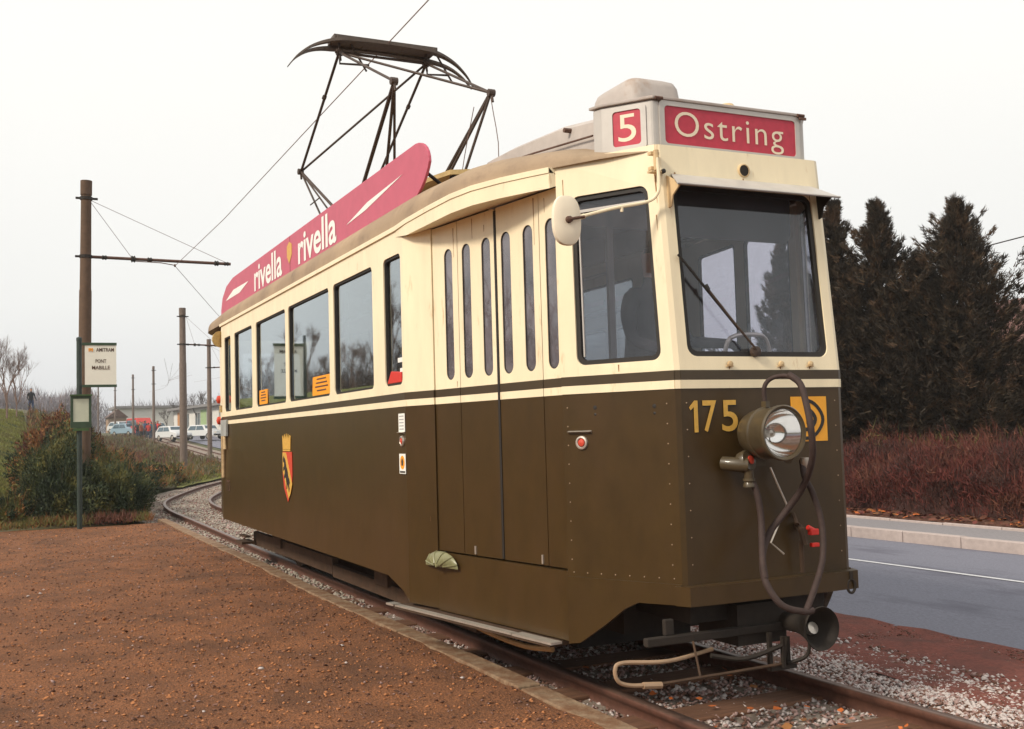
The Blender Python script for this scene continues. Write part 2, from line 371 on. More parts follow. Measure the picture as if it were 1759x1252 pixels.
# ------------------------------------------------------------------ railway track
track = empty('railway_track', (4, 0, 0)); track['kind'] = 'structure'
def rail(side):
    prof = [(-.03, 0), (.03, 0), (.033, -.012), (.026, -.035), (.010, -.045), (.010, -.105), (.055, -.12), (.055, -.135), (-.055, -.135), (-.055, -.12), (-.010, -.105), (-.010, -.045), (-.026, -.035), (-.033, -.012)]
    V = []; F = []; MI = []; n = len(prof)
    P = catmull([Vector((x, y, 0)) for x, y in TC], 14)
    for i, p in enumerate(P):
        t = (P[min(i + 1, len(P) - 1)] - P[max(i - 1, 0)]).normalized(); nrm = Vector((-t.y, t.x, 0)) * -1
        off = .53 if p.x > -14 else max(.50, .53 - (-14 - p.x) * .006)
        for a, z in prof:
            q = p + nrm * (side * off + a); V.append((q.x, q.y, gz(p.x, p.y) + z))
    for i in range(len(P) - 1):
        for j in range(n):
            F.append((i * n + j, i * n + (j + 1) % n, (i + 1) * n + (j + 1) % n, (i + 1) * n + j)); MI.append(1 if j == 0 else 0)
    return fast_mesh('rail', V, F, [M_rail, M_railtop], track, MI)
rail(1); rail(-1)
sm = MB(); sm.box((-.12, -.95, -.13), (.12, .95, 0)); so_ = sm.build('sleeper', M_sleeper, None, bevel=.012); sme = so_.data; bpy.data.objects.remove(so_)
x = 2.35
while x > -60:
    o = mesh_obj('sleeper', sme, track); yy = ty(x)
    o.location = (x - 4, yy, gz(x, yy) - (.078 if x > -6 else .104) + random.uniform(-.008, .004)); o.rotation_euler = (0, 0, math.atan2(ty(x + .3) - ty(x - .3), .6) + random.uniform(-.02, .02)); x -= .68

# ------------------------------------------------------------------ loose stones
def stones(name, n, xf, yf, zf, size, mats, w, label, flat=.6):
    base = np.array([(1, 0, 0), (-1, 0, 0), (0, 1, 0), (0, -1, 0), (0, 0, 1), (0, 0, -1)], float)
    tri = np.array([(0, 2, 4), (2, 1, 4), (1, 3, 4), (3, 0, 4), (2, 0, 5), (1, 2, 5), (3, 1, 5), (0, 3, 5)])
    X = xf(n); Y = yf(X, n); Z = np.array([zf(a, b) for a, b in zip(X, Y)])
    sz = size[0] + (size[1] - size[0]) * RNG.random(n) ** 1.8
    V = base[None] * (RNG.random((n, 6, 1)) * .6 + .6); V = V + RNG.normal(0, .18, (n, 6, 3)); V[:, :, 2] *= flat
    th = RNG.random(n) * 2 * np.pi; c, s_ = np.cos(th), np.sin(th); tl = RNG.normal(0, .35, n)
    x, y, z = V[..., 0], V[..., 1], V[..., 2]
    V = np.stack([x * c[:, None] - y * s_[:, None], x * s_[:, None] + y * c[:, None], z + x * tl[:, None]], -1) * sz[:, None, None]
    V += np.stack([X, Y, Z], -1)[:, None]
    F = (tri[None] + (np.arange(n) * 6)[:, None, None]).reshape(-1, 3)
    mi = np.repeat(RNG.choice(len(mats), n, p=np.array(w) / sum(w)), 8)
    return tag(fast_mesh(name, V.reshape(-1, 3), F, mats, None, mi), label, None, None, 'stuff')
def uni(a, b): return lambda n: RNG.uniform(a, b, n)
def powx(a, b, p): return lambda n: a + (b - a) * RNG.random(n) ** p
stones('ballast_gravel', 24000, powx(4.5, -5, 1.0), lambda X, n: RNG.uniform(-.78, 1.32, n), lambda x, y: -.095 - .01 * abs(y), (.010, .024), [M_st1, M_st2, M_st3, M_st5], [30, 34, 30, 12], 'pale pink and grey ballast gravel around the near rails')
stones('ballast_gravel', 26000, powx(4.0, -3.5, 1.0), lambda X, n: RNG.uniform(.60, 1.30, n) + RNG.random(n) ** 3 * .55, lambda x, y: -.084 - .03 * max(0, y - 1), (.009, .023), [M_st1, M_st2, M_st3, M_st5], [50, 30, 16, 8], 'pale ballast gravel heaped beside the far rail in the right foreground')
stones('ballast_gravel', 24000, powx(-5, -50, 1.5), lambda X, n: np.array([ty(a) for a in X]) + RNG.uniform(-1.05, 1.2, n) * np.where(X < -14, 1.15, .75), lambda x, y: gz(x, y) - .095, (.014, .036), [M_st6, M_st2, M_st3], [60, 22, 12], 'light grey ballast gravel on the curving track behind the tram')
stones('cinder_grit', 42000, powx(4.2, -15, 1.25), lambda X, n: -.96 - RNG.random(n) ** 1.1 * (3.2 + (4.3 - X) * .38), lambda x, y: -.008 + .022 * mnoise.fractal(Vector((x * 2.2, y * 2.2, 0)), 1, 2, 4), (.004, .015), [M_st4, M_st5, M_st3, M_st2], [44, 34, 26, 5], 'orange brown cinder grit covering the platform', .5)
stones('cinder_pebbles', 420, powx(4.2, -15, 1.1), lambda X, n: -1.0 - RNG.random(n) * (3.4 + (4.3 - X) * .38), lambda x, y: -.002, (.010, .026), [M_st1, M_st2, M_st4], [40, 30, 20], 'scattered pale pebbles lying on the brown platform', .4)
stones('verge_grit', 30000, powx(4.5, -12, 1.2), lambda X, n: RNG.uniform(1.1, 2.6, n), lambda x, y: -.10 - .05 * ss((y - 1.2) / 1.2), (.004, .014), [M_st3, M_st5, M_st2, M_hedr], [44, 34, 10, 30], 'reddish brown grit on the verge between track and road', .5)
def leaves(name, n, xf, yf, zf, size, mats, w, label):
    X = xf(n); Y = yf(X, n); Z = np.array([zf(a, b) for a, b in zip(X, Y)]) + .012
    base = np.array([(-1, 0, 0), (-.3, .55, .1), (.5, .45, 0), (1, 0, .15), (.5, -.45, .05), (-.3, -.55, .12)])
    sz = RNG.uniform(*size, n); th = RNG.random(n) * 6.28; c, s_ = np.cos(th), np.sin(th); tl = RNG.normal(0, .45, n)
    V = np.repeat(base[None], n, 0) + RNG.normal(0, .08, (n, 6, 3)); x, y, z = V[..., 0], V[..., 1], V[..., 2]
    V = np.stack([x * c[:, None] - y * s_[:, None], x * s_[:, None] + y * c[:, None], z + y * tl[:, None]], -1) * sz[:, None, None] + np.stack([X, Y, Z], -1)[:, None]
    F = np.arange(n * 6).reshape(n, 6); mi = RNG.choice(len(mats), n, p=np.array(w) / sum(w))
    return tag(fast_mesh(name, V.reshape(-1, 3), F, mats, None, mi), label, None, None, 'stuff')
leaves('fallen_leaves', 90, powx(3.2, -1.5, 1), lambda X, n: RNG.uniform(-.7, .5, n), lambda x, y: -.075, (.012, .030), [M_leafo, M_sg3], [3, 1], 'orange fallen leaves between the rails in front of the tram')
leaves('dead_leaves', 5200, powx(2, -40, 1.3), lambda X, n: RNG.uniform(8.05, 9.2, n) + np.array([max(0, ty(a) - .3) for a in X]), lambda x, y: gz(x, y) + .01, (.025, .06), [M_leafo, M_sg3, M_hed1, M_hed3, M_st5], [1, 2, 3, 4, 3], 'brown dead leaves along the foot of the hedge')
leaves('dead_leaf_scraps', 2500, powx(4, -15, 1.3), lambda X, n: -1.0 - RNG.random(n) * (3.2 + (4.3 - X) * .38), lambda x, y: -.012 + .022 * mnoise.fractal(Vector((x * 2.2, y * 2.2, 0)), 1, 2, 4), (.008, .020), [M_st4, M_sg3, M_st3, M_st5], [3, 2, 2, 2], 'scraps of dead leaf scattered over the platform')

# ------------------------------------------------------------------ lettering
def text_mesh(s, w, h, bold=0.0, shear=0, res=5, space=1.0):
    """tessellated text filling w x h, centred on the origin of the xy plane"""
    cu = bpy.data.curves.new('t', 'FONT'); cu.body = s; cu.offset = bold; cu.shear = shear; cu.resolution_u = res; cu.space_character = space; cu.fill_mode = 'FRONT'
    o = bpy.data.objects.new('t', cu); COL.objects.link(o); bpy.context.view_layer.update()
    me = o.evaluated_get(bpy.context.evaluated_depsgraph_get()).to_mesh()
    V = [v.co.copy() for v in me.vertices]; F = [tuple(p.vertices) for p in me.polygons]
    o.to_mesh_clear(); bpy.data.objects.remove(o); bpy.data.curves.remove(cu)
    x0, x1 = min(v.x for v in V), max(v.x for v in V); y0, y1 = min(v.y for v in V), max(v.y for v in V)
    return [((v.x - x0) / (x1 - x0) * w - w / 2, (v.y - y0) / (y1 - y0) * h - h / 2) for v in V], F
def add_text(mb, s, c, u, v, w, h, k=None, th=.002, **kw):
    c, u, v = Vector(c), Vector(u).normalized(), Vector(v).normalized(); n = u.cross(v)
    P, F = text_mesh(s, w, h, **kw)
    mb.add([c + u * a + v * b + n * th for a, b in P], F, k)
def poly3(mb, pts, c, u, v, th, k=None):
    """thin solid piece: 2D outline on the plane (c,u,v), standing th proud of it"""
    c, u, v = Vector(c), Vector(u).normalized(), Vector(v).normalized(); n = u.cross(v)
    mb.plate(lambda a, b, w: c + u * a + v * b + n * (th - w), pts, (), th, k)

# ------------------------------------------------------------------ the tram
tram = empty('tram', (-5.4, 0, 0), 'old dark green and cream tram with a pink board along its roof', 'tram')
ZB, ZC, ZD, ZT = 1.570, 1.612, 1.660, 2.77
def segf(A, B, A2=None, B2=None, my=1, mx=False):
    A, B = Vector(A), Vector(B); A2 = Vector(A2) if A2 else A; B2 = Vector(B2) if B2 else B
    L = (B - A).length; d = (B - A) / L; n = Vector((d.y, -d.x))
    def fn(u, z, w):
        t = u / L; q = max(0, (z - ZD) / (ZT - ZD))
        p = (A + (B - A) * t) * (1 - q) + (A2 + (B2 - A2) * t) * q - n * w
        return (-10.91 - p.x if mx else p.x, p.y * my, z)
    fn.L = L; return fn
SEG = dict(main=((-8.66, -1.1), (-2.25, -1.1)), mid=((-2.25, -1.1), (-1.93, -1.022)),
           cab=((-.60, -.825), (-.012, -.520), (-.60, -.825), (-.112, -.520)), cor=((-.012, -.520), (0, -.495), (-.112, -.520), (-.10, -.495)),
           front=((0, -.495), (0, .495), (-.10, -.495), (-.10, .495)))
SKM = (M_green, M_cream, M_greend)
def bands(mb, fn, u0, u1):
    f2 = lambda u, z, w: fn(u, z, w - .004)
    mb.plate(f2, rect(u0, ZB, u1, ZC), (), .02, 1); mb.plate(f2, rect(u0, ZC + .0005, u1, ZD), (), .02, 2)
WIN = [(-8.49, -8.11), (-7.89, -6.95), (-6.75, -5.48), (-5.36, -4.01), (-3.88, -2.89), (-2.64, -2.29)]
def window(fn, u0, u1, z0, z1, r, gm, name='window', fm=None, fw=.022, deep=.02, rail=None):
    fm = fm or M_black
    fr = MB(); f3 = lambda u, z, w: fn(u, z, w + deep * .35)
    fr.plate(f3, rrect(u0 - .004, z0 - .004, u1 + .004, z1 + .004, r), [rrect(u0 + fw, z0 + fw, u1 - fw, z1 - fw, max(r - fw * .6, .01))], .02)
    fo = fr.build(name, fm, tram)
    g = MB(); f4 = lambda u, z, w: fn(u, z, w + deep)
    g.plate(f4, rrect(u0 + fw * .5, z0 + fw * .5, u1 - fw * .5, z1 - fw * .5, max(r - fw * .5, .01)), (), .004)
    g.build('pane', gm, fo)
    if rail:
        h = MB(); h.plate(lambda u, z, w: fn(u, z, w + deep - .006), rect(u0 + fw, rail, u1 - fw, rail + .02), (), .012); h.build('window_bar', fm, fo)
    return fo
def rub(u0, z0, u1, z1): return [(u0, z0), (u1, z0), (u1, z1), (u0, z1)]
for my in (1, -1):
    f = segf(*SEG['main'], my=my); L = f.L
    b = MB(); b.plate(f, [(0, .46), (5.99, .44), (6.30, .37), (6.41, .31), (L, ZB), (0, ZB)], (), .03, 0)
    b.build('lower_side_panel', M_green, tram)
    b = MB(); bands(b, f, 0, L)
    b.build('belt_stripe', SKM, tram)
    b = MB(); b.plate(f, rect(0, ZD, L, ZT), [rrect(a + 8.66, 1.716, c + 8.66, 2.586, .045) for a, c in WIN], .03, 0)
    b.build('upper_side_panel', M_cream, tram)
    for a, c in WIN: window(f, a + 8.66, c + 8.66, 1.716, 2.586, .045, M_glass, fw=.016, deep=.026)
    # short bent panel before the doors
    f = segf(*SEG['mid'], my=my); L = f.L
    b = MB(); b.plate(f, rect(0, .31, L, ZB), (), .03, 0); bands(b, f, 0, L); b.plate(f, rect(0, ZD, L, 2.68), (), .03, 1)
    b.build('bent_side_panel', SKM, tram)
    # skirt under the doors
    f = segf((-1.93, -1.022), (-.60, -.825), my=my); L = f.L
    b = MB(); b.plate(f, rect(0, .30, L, .650), (), .03, 0); b.plate(f, rect(0, .650, L, .656), (), .14, 0)
    b.build('door_sill_panel', M_green, tram)
    # cab corner panel
    f = segf(*SEG['cab'], my=my); L = f.L
    b = MB(); b.plate(f, rect(0, .62, L, ZB), (), .03, 0); b.build('lower_cab_panel', M_green, tram)
    b = MB(); bands(b, f, 0, L); b.build('belt_stripe', SKM, tram)
    b = MB(); b.plate(f, rect(0, ZD, L, 2.80), [rrect(.098, 1.716, .598, 2.60, .05)], .03, 0); b.build('upper_cab_panel', M_cream, tram)
    w_ = window(f, .098, .598, 1.716, 2.60, .05, M_cabglass, fw=.024, deep=.028)
    h = MB(); h.plate(lambda u, z, w: f(u, z, w + .02), rect(.13, 2.515, .57, 2.53), (), .012); h.build('window_bar', M_silver, w_)
    h = MB(); h.plate(lambda u, z, w: f(u, z, w + .022), rect(.128, 1.76, .136, 2.50), (), .01); h.build('window_bar', M_silver, w_)
    b = MB(); f5 = lambda u, z, w: f(u, z, w - .010)
    b.plate(f5, [(0, .29), (.07, .30), (.22, .40), (.34, .49), (.42, .528), (L, .53), (L, .628), (0, .632)], (), .03, 0); b.build('skirt_panel', M_green, tram)
    f = segf(*SEG['cor'], my=my); L = f.L
    b = MB(); b.plate(f, rect(0, .62, L, ZB), (), .03, 0); bands(b, f, 0, L); b.plate(f, rect(0, ZD, L, 2.80), (), .03, 1)
    b.build('corner_post', SKM, tram)
# front face
f = segf(*SEG['front']); L = f.L
b = MB(); b.plate(f, rect(0, .62, L, ZB), (), .03, 0); b.build('front_panel', M_green, tram)
b = MB(); bands(b, f, 0, L); b.build('belt_stripe', SKM, tram)
b = MB(); b.plate(f, rect(0, ZD, L, 2.80), [rrect(.055, 1.728, .940, 2.600, .055)], .03, 0); b.build('upper_front_panel', M_cream, tram)
wind = window(f, .055, .940, 1.728, 2.600, .055, M_cabglass, name='windscreen', fw=.026, deep=.026)
# drain hooks below the windscreen
for yy in (-.20, .12, .31):
    b = MB(); b.lathe((.004, yy, 1.690), (1, 0, 0), [(0, .016), (.012, .014), (.016, 0)], 10); b.box((.0, yy - .02, 1.676), (.010, yy + .02, 1.682)); b.build('screen_clip', M_creamdirt, tram)
# bumper
bp_ = [(-.30, -.690), (-.02, -.556), (.052, -.520), (.062, -.30), (.066, 0), (.062, .30), (.052, .520), (-.02, .556), (-.30, .690)]
b = MB()
for i in range(1, len(bp_) - 2):
    (x0, y0), (x1, y1) = bp_[i], bp_[i + 1]
    b.add([(x0, y0, .53), (x1, y1, .53), (x1, y1, .622), (x0, y0, .622), (x0 - .06, y0 * .9, .53), (x1 - .06, y1 * .9, .53), (x1 - .06, y1 * .9, .622), (x0 - .06, y0 * .9, .622)],
          [(0, 1, 2, 3), (3, 2, 6, 7), (4, 5, 1, 0), (4, 7, 6, 5)])
b.add([(bp_[1][0], bp_[1][1], .53), (bp_[1][0], bp_[1][1], .622), (bp_[1][0] - .06, bp_[1][1] * .9, .622), (bp_[1][0] - .06, bp_[1][1] * .9, .53)], [(0, 1, 2, 3)])
b.build('bumper', M_green, tram, smooth=False)
# rivets
b = MB(); fc = segf(*SEG['cab']); ff = segf(*SEG['front'])
def rivet(fn, u, z, n):
    p = Vector(fn(u, z, -.001)); b.lathe(p, n, [(0, .0040), (.002, .0034), (.003, 0)], 6)
nc = Vector((.46, -.888, 0))
for i in range(8): rivet(fc, .04 + i * .083, .655, nc)
for z in np.linspace(.72, 1.50, 9): rivet(fc, .03, z, nc); rivet(fc, .615, z, nc)
for z in np.linspace(.72, 1.50, 7): rivet(ff, .03, z, (1, 0, 0)); rivet(ff, .96, z, (1, 0, 0))
for i in range(9): rivet(fc, .05 + i * .07, 1.636, nc)
b.build('rivets', M_roof, tram)['kind'] = 'stuff'
# tail of the car (plain mirrored shell)
b = MB()
for my in (1, -1):
    for A, B_ in (((-2.25, -1.1), (-.60, -.825)), ((-.60, -.825), (-.012, -.52)), ((-.012, -.52), (0, -.495))):
        f = segf(A, B_, my=my, mx=True); b.plate(f, rect(0, .45, f.L, ZB), (), .03, 0); bands(b, f, 0, f.L); b.plate(f, rect(0, ZD, f.L, ZT), (), .03, 1)
f = segf((0, -.495), (0, .495), mx=True); b.plate(f, rect(0, .55, f.L, ZB), (), .03, 0); bands(b, f, 0, f.L)
b.plate(f, rect(0, ZD, f.L, 2.80), [rrect(.08, 1.75, .91, 2.60, .05)], .03, 1)
b.build('rear_cab', SKM, tram)

# ---- folding doors
DO, DD = Vector((-.60, -.80)), Vector((.9874, .158)); DA = DO - DD * 1.345
def doorset(my):
    f = segf(tuple(DA), tuple(DO), my=my); U = lambda s: s + 1.345
    for (a, c, sl_) in ((-1.345, -1.050, (-1.158,)), (-1.044, -.642, (-.950, -.733)), (-.618, -.203, (-.527, -.310)), (-.197, -.003, (-.100,))):
        b = MB(); a, c = U(a), U(c); m = .028
        hs = [rrect(U(s) - .047, 1.712, U(s) + .047, 2.522, .047) for s in sl_]
        b.plate(f, rect(a, .665, c, ZB), (), .03, 0)
        f2 = lambda u, z, w: f(u, z, w - .002)
        b.plate(f2, rect(a, ZB, c, ZC), (), .03, 1); b.plate(f2, rect(a, ZC + .0005, c, ZD), (), .03, 2)
        b.plate(f, rect(a, ZD, c, 2.675), hs, .03, 1)
        leaf = b.build('door_leaf', SKM, tram)
        for s in sl_:
            g = MB(); g.plate(lambda u, z, w: f(u, z, w + .003), rrect(U(s) - .0468, 1.7122, U(s) + .0468, 2.5218, .0468), [rrect(U(s) - .042, 1.717, U(s) + .042, 2.517, .042)], .010); g.build('window_rubber', M_black, leaf)
            g = MB(); g.plate(lambda u, z, w: f(u, z, w + .008), rrect(U(s) - .045, 1.714, U(s) + .045, 2.520, .045), (), .004); g.build('pane', M_doorglass, leaf)
    b = MB(); b.plate(lambda u, z, w: f(u, z, w - .004), rect(U(-.640), .67, U(-.620), 2.66), (), .02); b.build('door_gasket', M_black, tram)
    b = MB()
    for s in (-1.047, -.200): b.plate(lambda u, z, w: f(u, z, w + .006), rect(U(s) - .005, .67, U(s) + .005, 2.66), (), .02)
    build_each(b, 'hinge_line', M_rust, tram)
    b = MB()
    for s in (-.92, -.25): b.plate(lambda u, z, w: f(u, z, w - .008), rect(U(s) - .006, .672, U(s) + .006, .72), (), .01)
    build_each(b, 'door_bolt', M_steel, tram)
doorset(1)
f = segf(tuple(DA), tuple(DO), my=-1)
b = MB(); b.plate(f, rect(0, .66, f.L, ZB), (), .03, 0); bands(b, f, 0, f.L)
b.plate(f, rect(0, ZD, f.L, 2.675), [rrect(.06, 1.72, .60, 2.58, .04), rrect(.72, 1.72, 1.27, 2.58, .04)], .03, 1); b.build('plain_side_panel', SKM, tram)
for a, c in ((.06, .60), (.72, 1.27)): window(f, a, c, 1.72, 2.58, .04, M_cabglass, fw=.016, deep=.026)
# ---- canopy over the doors: fascia and soffit
EV = [(-2.36, -1.102), (-2.1, -1.122), (-1.7, -1.125), (-1.35, -1.118), (-1.12, -1.085), (-.90, -1.01), (-.72, -.925), (-.60, -.862)]
for my in (1, -1):
    b = MB(); n = len(EV)
    zt = [2.77] * n; zb = [2.70, 2.665, 2.66, 2.66, 2.66, 2.66, 2.66, 2.66]
    vs = [(x, y * my, z) for (x, y), z in zip(EV, zb)] + [(x, y * my, 2.77) for x, y in EV]
    inner = [(-2.36, -1.06)] + [(x, -.78 - (x + .6) * -.16) for x, y in EV[1:]]
    vs += [(x, y * my, 2.69) for x, y in inner]
    fs = [(i, i + 1, n + i + 1, n + i) for i in range(n - 1)] + [(i, i + 1, 2 * n + i + 1, 2 * n + i) for i in range(n - 1)] + [(n - 1, 2 * n - 1, 3 * n - 1)]
    b.add(vs, fs); b.build('door_canopy', M_cream, tram, smooth=True)
# ---- gutter
for my in (1, -1):
    b = MB(); P = [(-8.72, -1.115)] + [(-5, -1.115), (-2.36, -1.112)] + [(x, y - .006) for x, y in EV[1:]]
    for (x0, y0), (x1, y1) in zip(P[:-1], P[1:]):
        b.add([(x0, y0 * my, 2.742), (x1, y1 * my, 2.742), (x1, y1 * my, 2.772), (x0, y0 * my, 2.772), (x0, (y0 + .05) * my, 2.742), (x1, (y1 + .05) * my, 2.742), (x1, (y1 + .05) * my, 2.778), (x0, (y0 + .05) * my, 2.778)],
              [(0, 1, 2, 3), (3, 2, 6, 7), (0, 4, 5, 1), (1, 5, 6, 2)])
    b.build('gutter', M_cream, tram)
# ---- roof
RW = [(-8.72, 1.10), (-2.2, 1.10), (-1.35, 1.10), (-1.12, 1.065), (-.90, .99), (-.72, .905), (-.60, .845), (-.35, .70), (-.16, .56), (-.105, .50)]
def roofshell(mx):
    V = []; F = []; NS = 28
    xs = [(-8.72 + 3.24 if mx is None else x, w) for x, w in RW]
    xs = RW if not mx else RW[1:]
    for x, w in xs:
        h = float(np.interp(-x, [.1, .3, .5, .7, 1.2, 1.8, 2.2], [.008, .05, .14, .19, .265, .33, .35]))
        for j in range(NS + 1):
            th = math.pi * j / NS; c, s_ = math.cos(th), math.sin(th)
            y = w * math.copysign(abs(c) ** .72, c); z = 2.768 + h * .93 * abs(s_) ** .72
            V.append((-10.91 - x if mx else x, y, z))
    for i in range(len(xs) - 1):
        for j in range(NS):
            a = i * (NS + 1) + j; F.append((a, a + 1, a + NS + 2, a + NS + 1))
    k = len(xs) - 1
    F.append(tuple(k * (NS + 1) + j for j in range(NS + 1)))
    return V, F
b = MB(); b.add(*roofshell(False)); b.add(*roofshell(True)); b.build('roof', M_roof, tram, smooth=True)
# grey raised duct along the middle of the roof, ends rising to the pantograph deck
b = MB()
st = [(-.455, .61, 3.040), (-.96, .61, 3.118), (-1.6, .61, 3.162), (-1.95, .60, 3.176), (-2.3, .52, 3.165), (-2.8, .42, 3.10)]
vs = []; fs = []
for x, w, z in st: vs += [(x, -w - .03, 2.80), (x, -w, z - .03), (x, -w + .05, z), (x, w - .05, z), (x, w, z - .03), (x, w + .03, 2.80)]
for i in range(len(st) - 1):
    for j in range(5): a = i * 6 + j; fs.append((a, a + 1, a + 7, a + 6))
fs.append((0, 1, 2, 3, 4, 5)); fs.append((30, 31, 32, 33, 34, 35)); b.add(vs, fs); b.build('roof_duct', M_grey, tram)
b = MB()
for x in (-.80,): b.tube([(x, -.60, 3.045), (x, -.655, 3.045)], .014, 8)
b.tube([(-.50, -.648, 2.935), (-1.19, -.645, 3.015), (-1.75, -.642, 3.07), (-2.05, -.62, 3.10)], .006, 5); build_each(b, 'duct_seam', M_rust, tram)
# ---- pantograph deck
b = MB(); pts = [(-8.1, -.62), (-3.0, -.62), (-2.72, -.55), (-2.6, -.30), (-2.6, .30), (-2.72, .55), (-3.0, .62), (-8.1, .62)]
b.plate(lambda u, v, w: (u, v, 3.285 - w), pts, (), .035); b.build('roof_walkway', M_wood, tram)
b = MB()
for x in np.arange(-8.0, -2.6, .75):
    for y in (-.5, .5): b.box((x - .03, y - .03, 3.0), (x + .03, y + .03, 3.25))
build_each(b, 'walkway_support', M_dark, tram)
# ---- pantograph
K = {}
fk, rk, top = (-4.15, 4.395), (-7.32, 4.355), (-5.73, 5.18)
pant = MB(); T = pant.tube
for y in (-.45, .45):
    T([(top[0], y * 1.02, top[1]), (fk[0], y, fk[1])], .013); T([(top[0], y * 1.02, top[1]), (rk[0], y, rk[1])], .015)
T([(top[0], -.46, top[1]), (fk[0], .45, fk[1])], .012); T([(rk[0], -.45, rk[1]), (top[0], .46, top[1])], .012)
build_each(pant, 'upper_arm', M_panto, tram)
low = MB(); T = low.tube
for y, bs_ in ((-.45, ((-6.10, -.28, .019), (-5.22, -.22, .014), (-5.16, -.12, .012))), (.45, ((-5.62, .28, .018), (-5.17, .22, .013), (-4.60, .26, .013)))):
    for bx_, by_, r_ in bs_: T([(fk[0], y, fk[1]), (bx_, by_, 3.47)], r_)
for y in (-.45, .45):
    for bx_, by_, r_ in ((-5.95, .62, .016), (-6.85, .5, .011), (-6.55, .3, .010)): T([(rk[0], y, rk[1]), (bx_, y * by_, 3.47)], r_)
for t_ in (.45,): T([(rk[0] + .47 * t_ * .6, -.45 * .85, 4.355 - .88 * t_), (rk[0] + 1.37 * t_ * .8, -.45 * .85, 4.355 - .88 * t_)], .007)
build_each(low, 'lower_arm', M_panto, tram)
jo = MB()
for x, z in (fk, rk, top):
    for y in (-.455, .455): jo.lathe((x, y - .03, z), (0, 1, 0), [(0, 0), (0, .034), (.06, .034), (.06, 0)], 10); jo.tube([(x, y, z + .03), (x + .03, y, z - .09)], .012, 6)
for y in (-.46, .46):
    jo.tube([(top[0], y, top[1] + .10), (top[0] + .02, y, top[1] - .12), (top[0] + .02, y + .30 * (1 if y < 0 else .8), top[1] - .10)], .013, 6)
    qq = .36; jo.tube([(top[0] + (rk[0] - top[0]) * (qq - .02), y, top[1] + (rk[1] - top[1]) * (qq - .02)), (top[0] + (rk[0] - top[0]) * qq, y, top[1] + (rk[1] - top[1]) * qq)], .024, 6)
    jo.tube([(top[0], y + .12, top[1] + .1), (top[0], y + .28, top[1] - .16)], .010, 6)
jo.tube([(top[0], -.5, top[1]), (top[0], .5, top[1])], .014, 6)
build_each(jo, 'pivot_joint', M_panto, tram)
he = MB()
for dx in (-.13, .13):
    pts = [(-.97, 4.99), (-.88, 5.10), (-.74, 5.20), (-.55, 5.262), (-.3, 5.285), (0, 5.292), (.3, 5.285), (.55, 5.262), (.74, 5.20), (.88, 5.10), (.97, 4.99)]
    P = catmull([Vector((top[0] + dx, y, z)) for y, z in pts], 4)
    vs = []; fs = []
    for p in P:
        w = .040 * (1 - .75 * max(0, (abs(p.y) - .5) / .47)); hh = .030 * (1 - .5 * max(0, (abs(p.y) - .5) / .47))
        cx_ = top[0] + dx * (1 - .8 * max(0, (abs(p.y) - .5) / .47)); p.x = cx_; vs += [(p.x - w, p.y, p.z - hh), (p.x + w, p.y, p.z - hh), (p.x + w, p.y, p.z), (p.x - w, p.y, p.z)]
    for i in range(len(P) - 1):
        for j in range(4): fs.append((i * 4 + j, i * 4 + (j + 1) % 4, i * 4 + 4 + (j + 1) % 4, i * 4 + 4 + j))
    he.add(vs, fs)
for y in (-.5, -.2, .2, .5): he.box((top[0] - .15, y - .012, 5.27), (top[0] + .15, y + .012, 5.30))
he.box((top[0] - .12, -.54, 5.275), (top[0] + .12, .54, 5.318))
he.build('collector_head', M_carbon, tram)
bs = MB()
for y in (-.36, .36): bs.box((-7.0, y - .03, 3.43), (-4.4, y + .03, 3.49))
for x in (-6.95, -5.73, -4.45): bs.box((x - .03, -.4, 3.43), (x + .03, .4, 3.485))
bs.tube([(-5.62, -.42, 3.47), (-5.62, .42, 3.47)], .03); bs.tube([(-5.9, -.42, 3.47), (-5.9, .42, 3.47)], .03)
for k in range(9): bs.lathe((-6.9 + k * .07, -.45, 3.44), (1, 0, 0), [(0, .03), (.03, .055), (.06, .03)], 8)
for k in range(14): bs.box((-7.6 + k * .22, -.52, 3.44 + .02 * (k % 2)), (-7.5 + k * .22, -.44, 3.55 - .02 * (k % 3)))
build_each(bs, 'pantograph_base', M_panto, tram)
for x in (-6.9, -4.5):
    for y in (-.36, .36):
        i_ = MB(); i_.lathe((x, y, 3.28), (0, 0, 1), [(0, .05), (.03, .05), (.035, .03), (.06, .055), (.08, .03), (.10, .055), (.12, .03), (.15, .03)], 10); i_.build('insulator', M_rust, tram)
b = MB(); b.tube([(-4.3, .35, 4.30), (-4.2, .2, 3.8), (-3.9, 0, 3.3)], .004, 5, 4); b.tube([(-4.15, .45, 4.35), (-3.7, .3, 3.7), (-3.4, 0, 3.29)], .004, 5, 4); build_each(b, 'pull_rope', M_rust, tram)

# ---- pink advertising board
U3, V3 = (1, 0, 0), (0, 0, 1)
bx0, bx1, bz0, bz1 = -9.10, -1.93, 2.905, 3.290
b = MB(); pts = rrect(bx0, bz0, bx1, bz1, .30, 10)
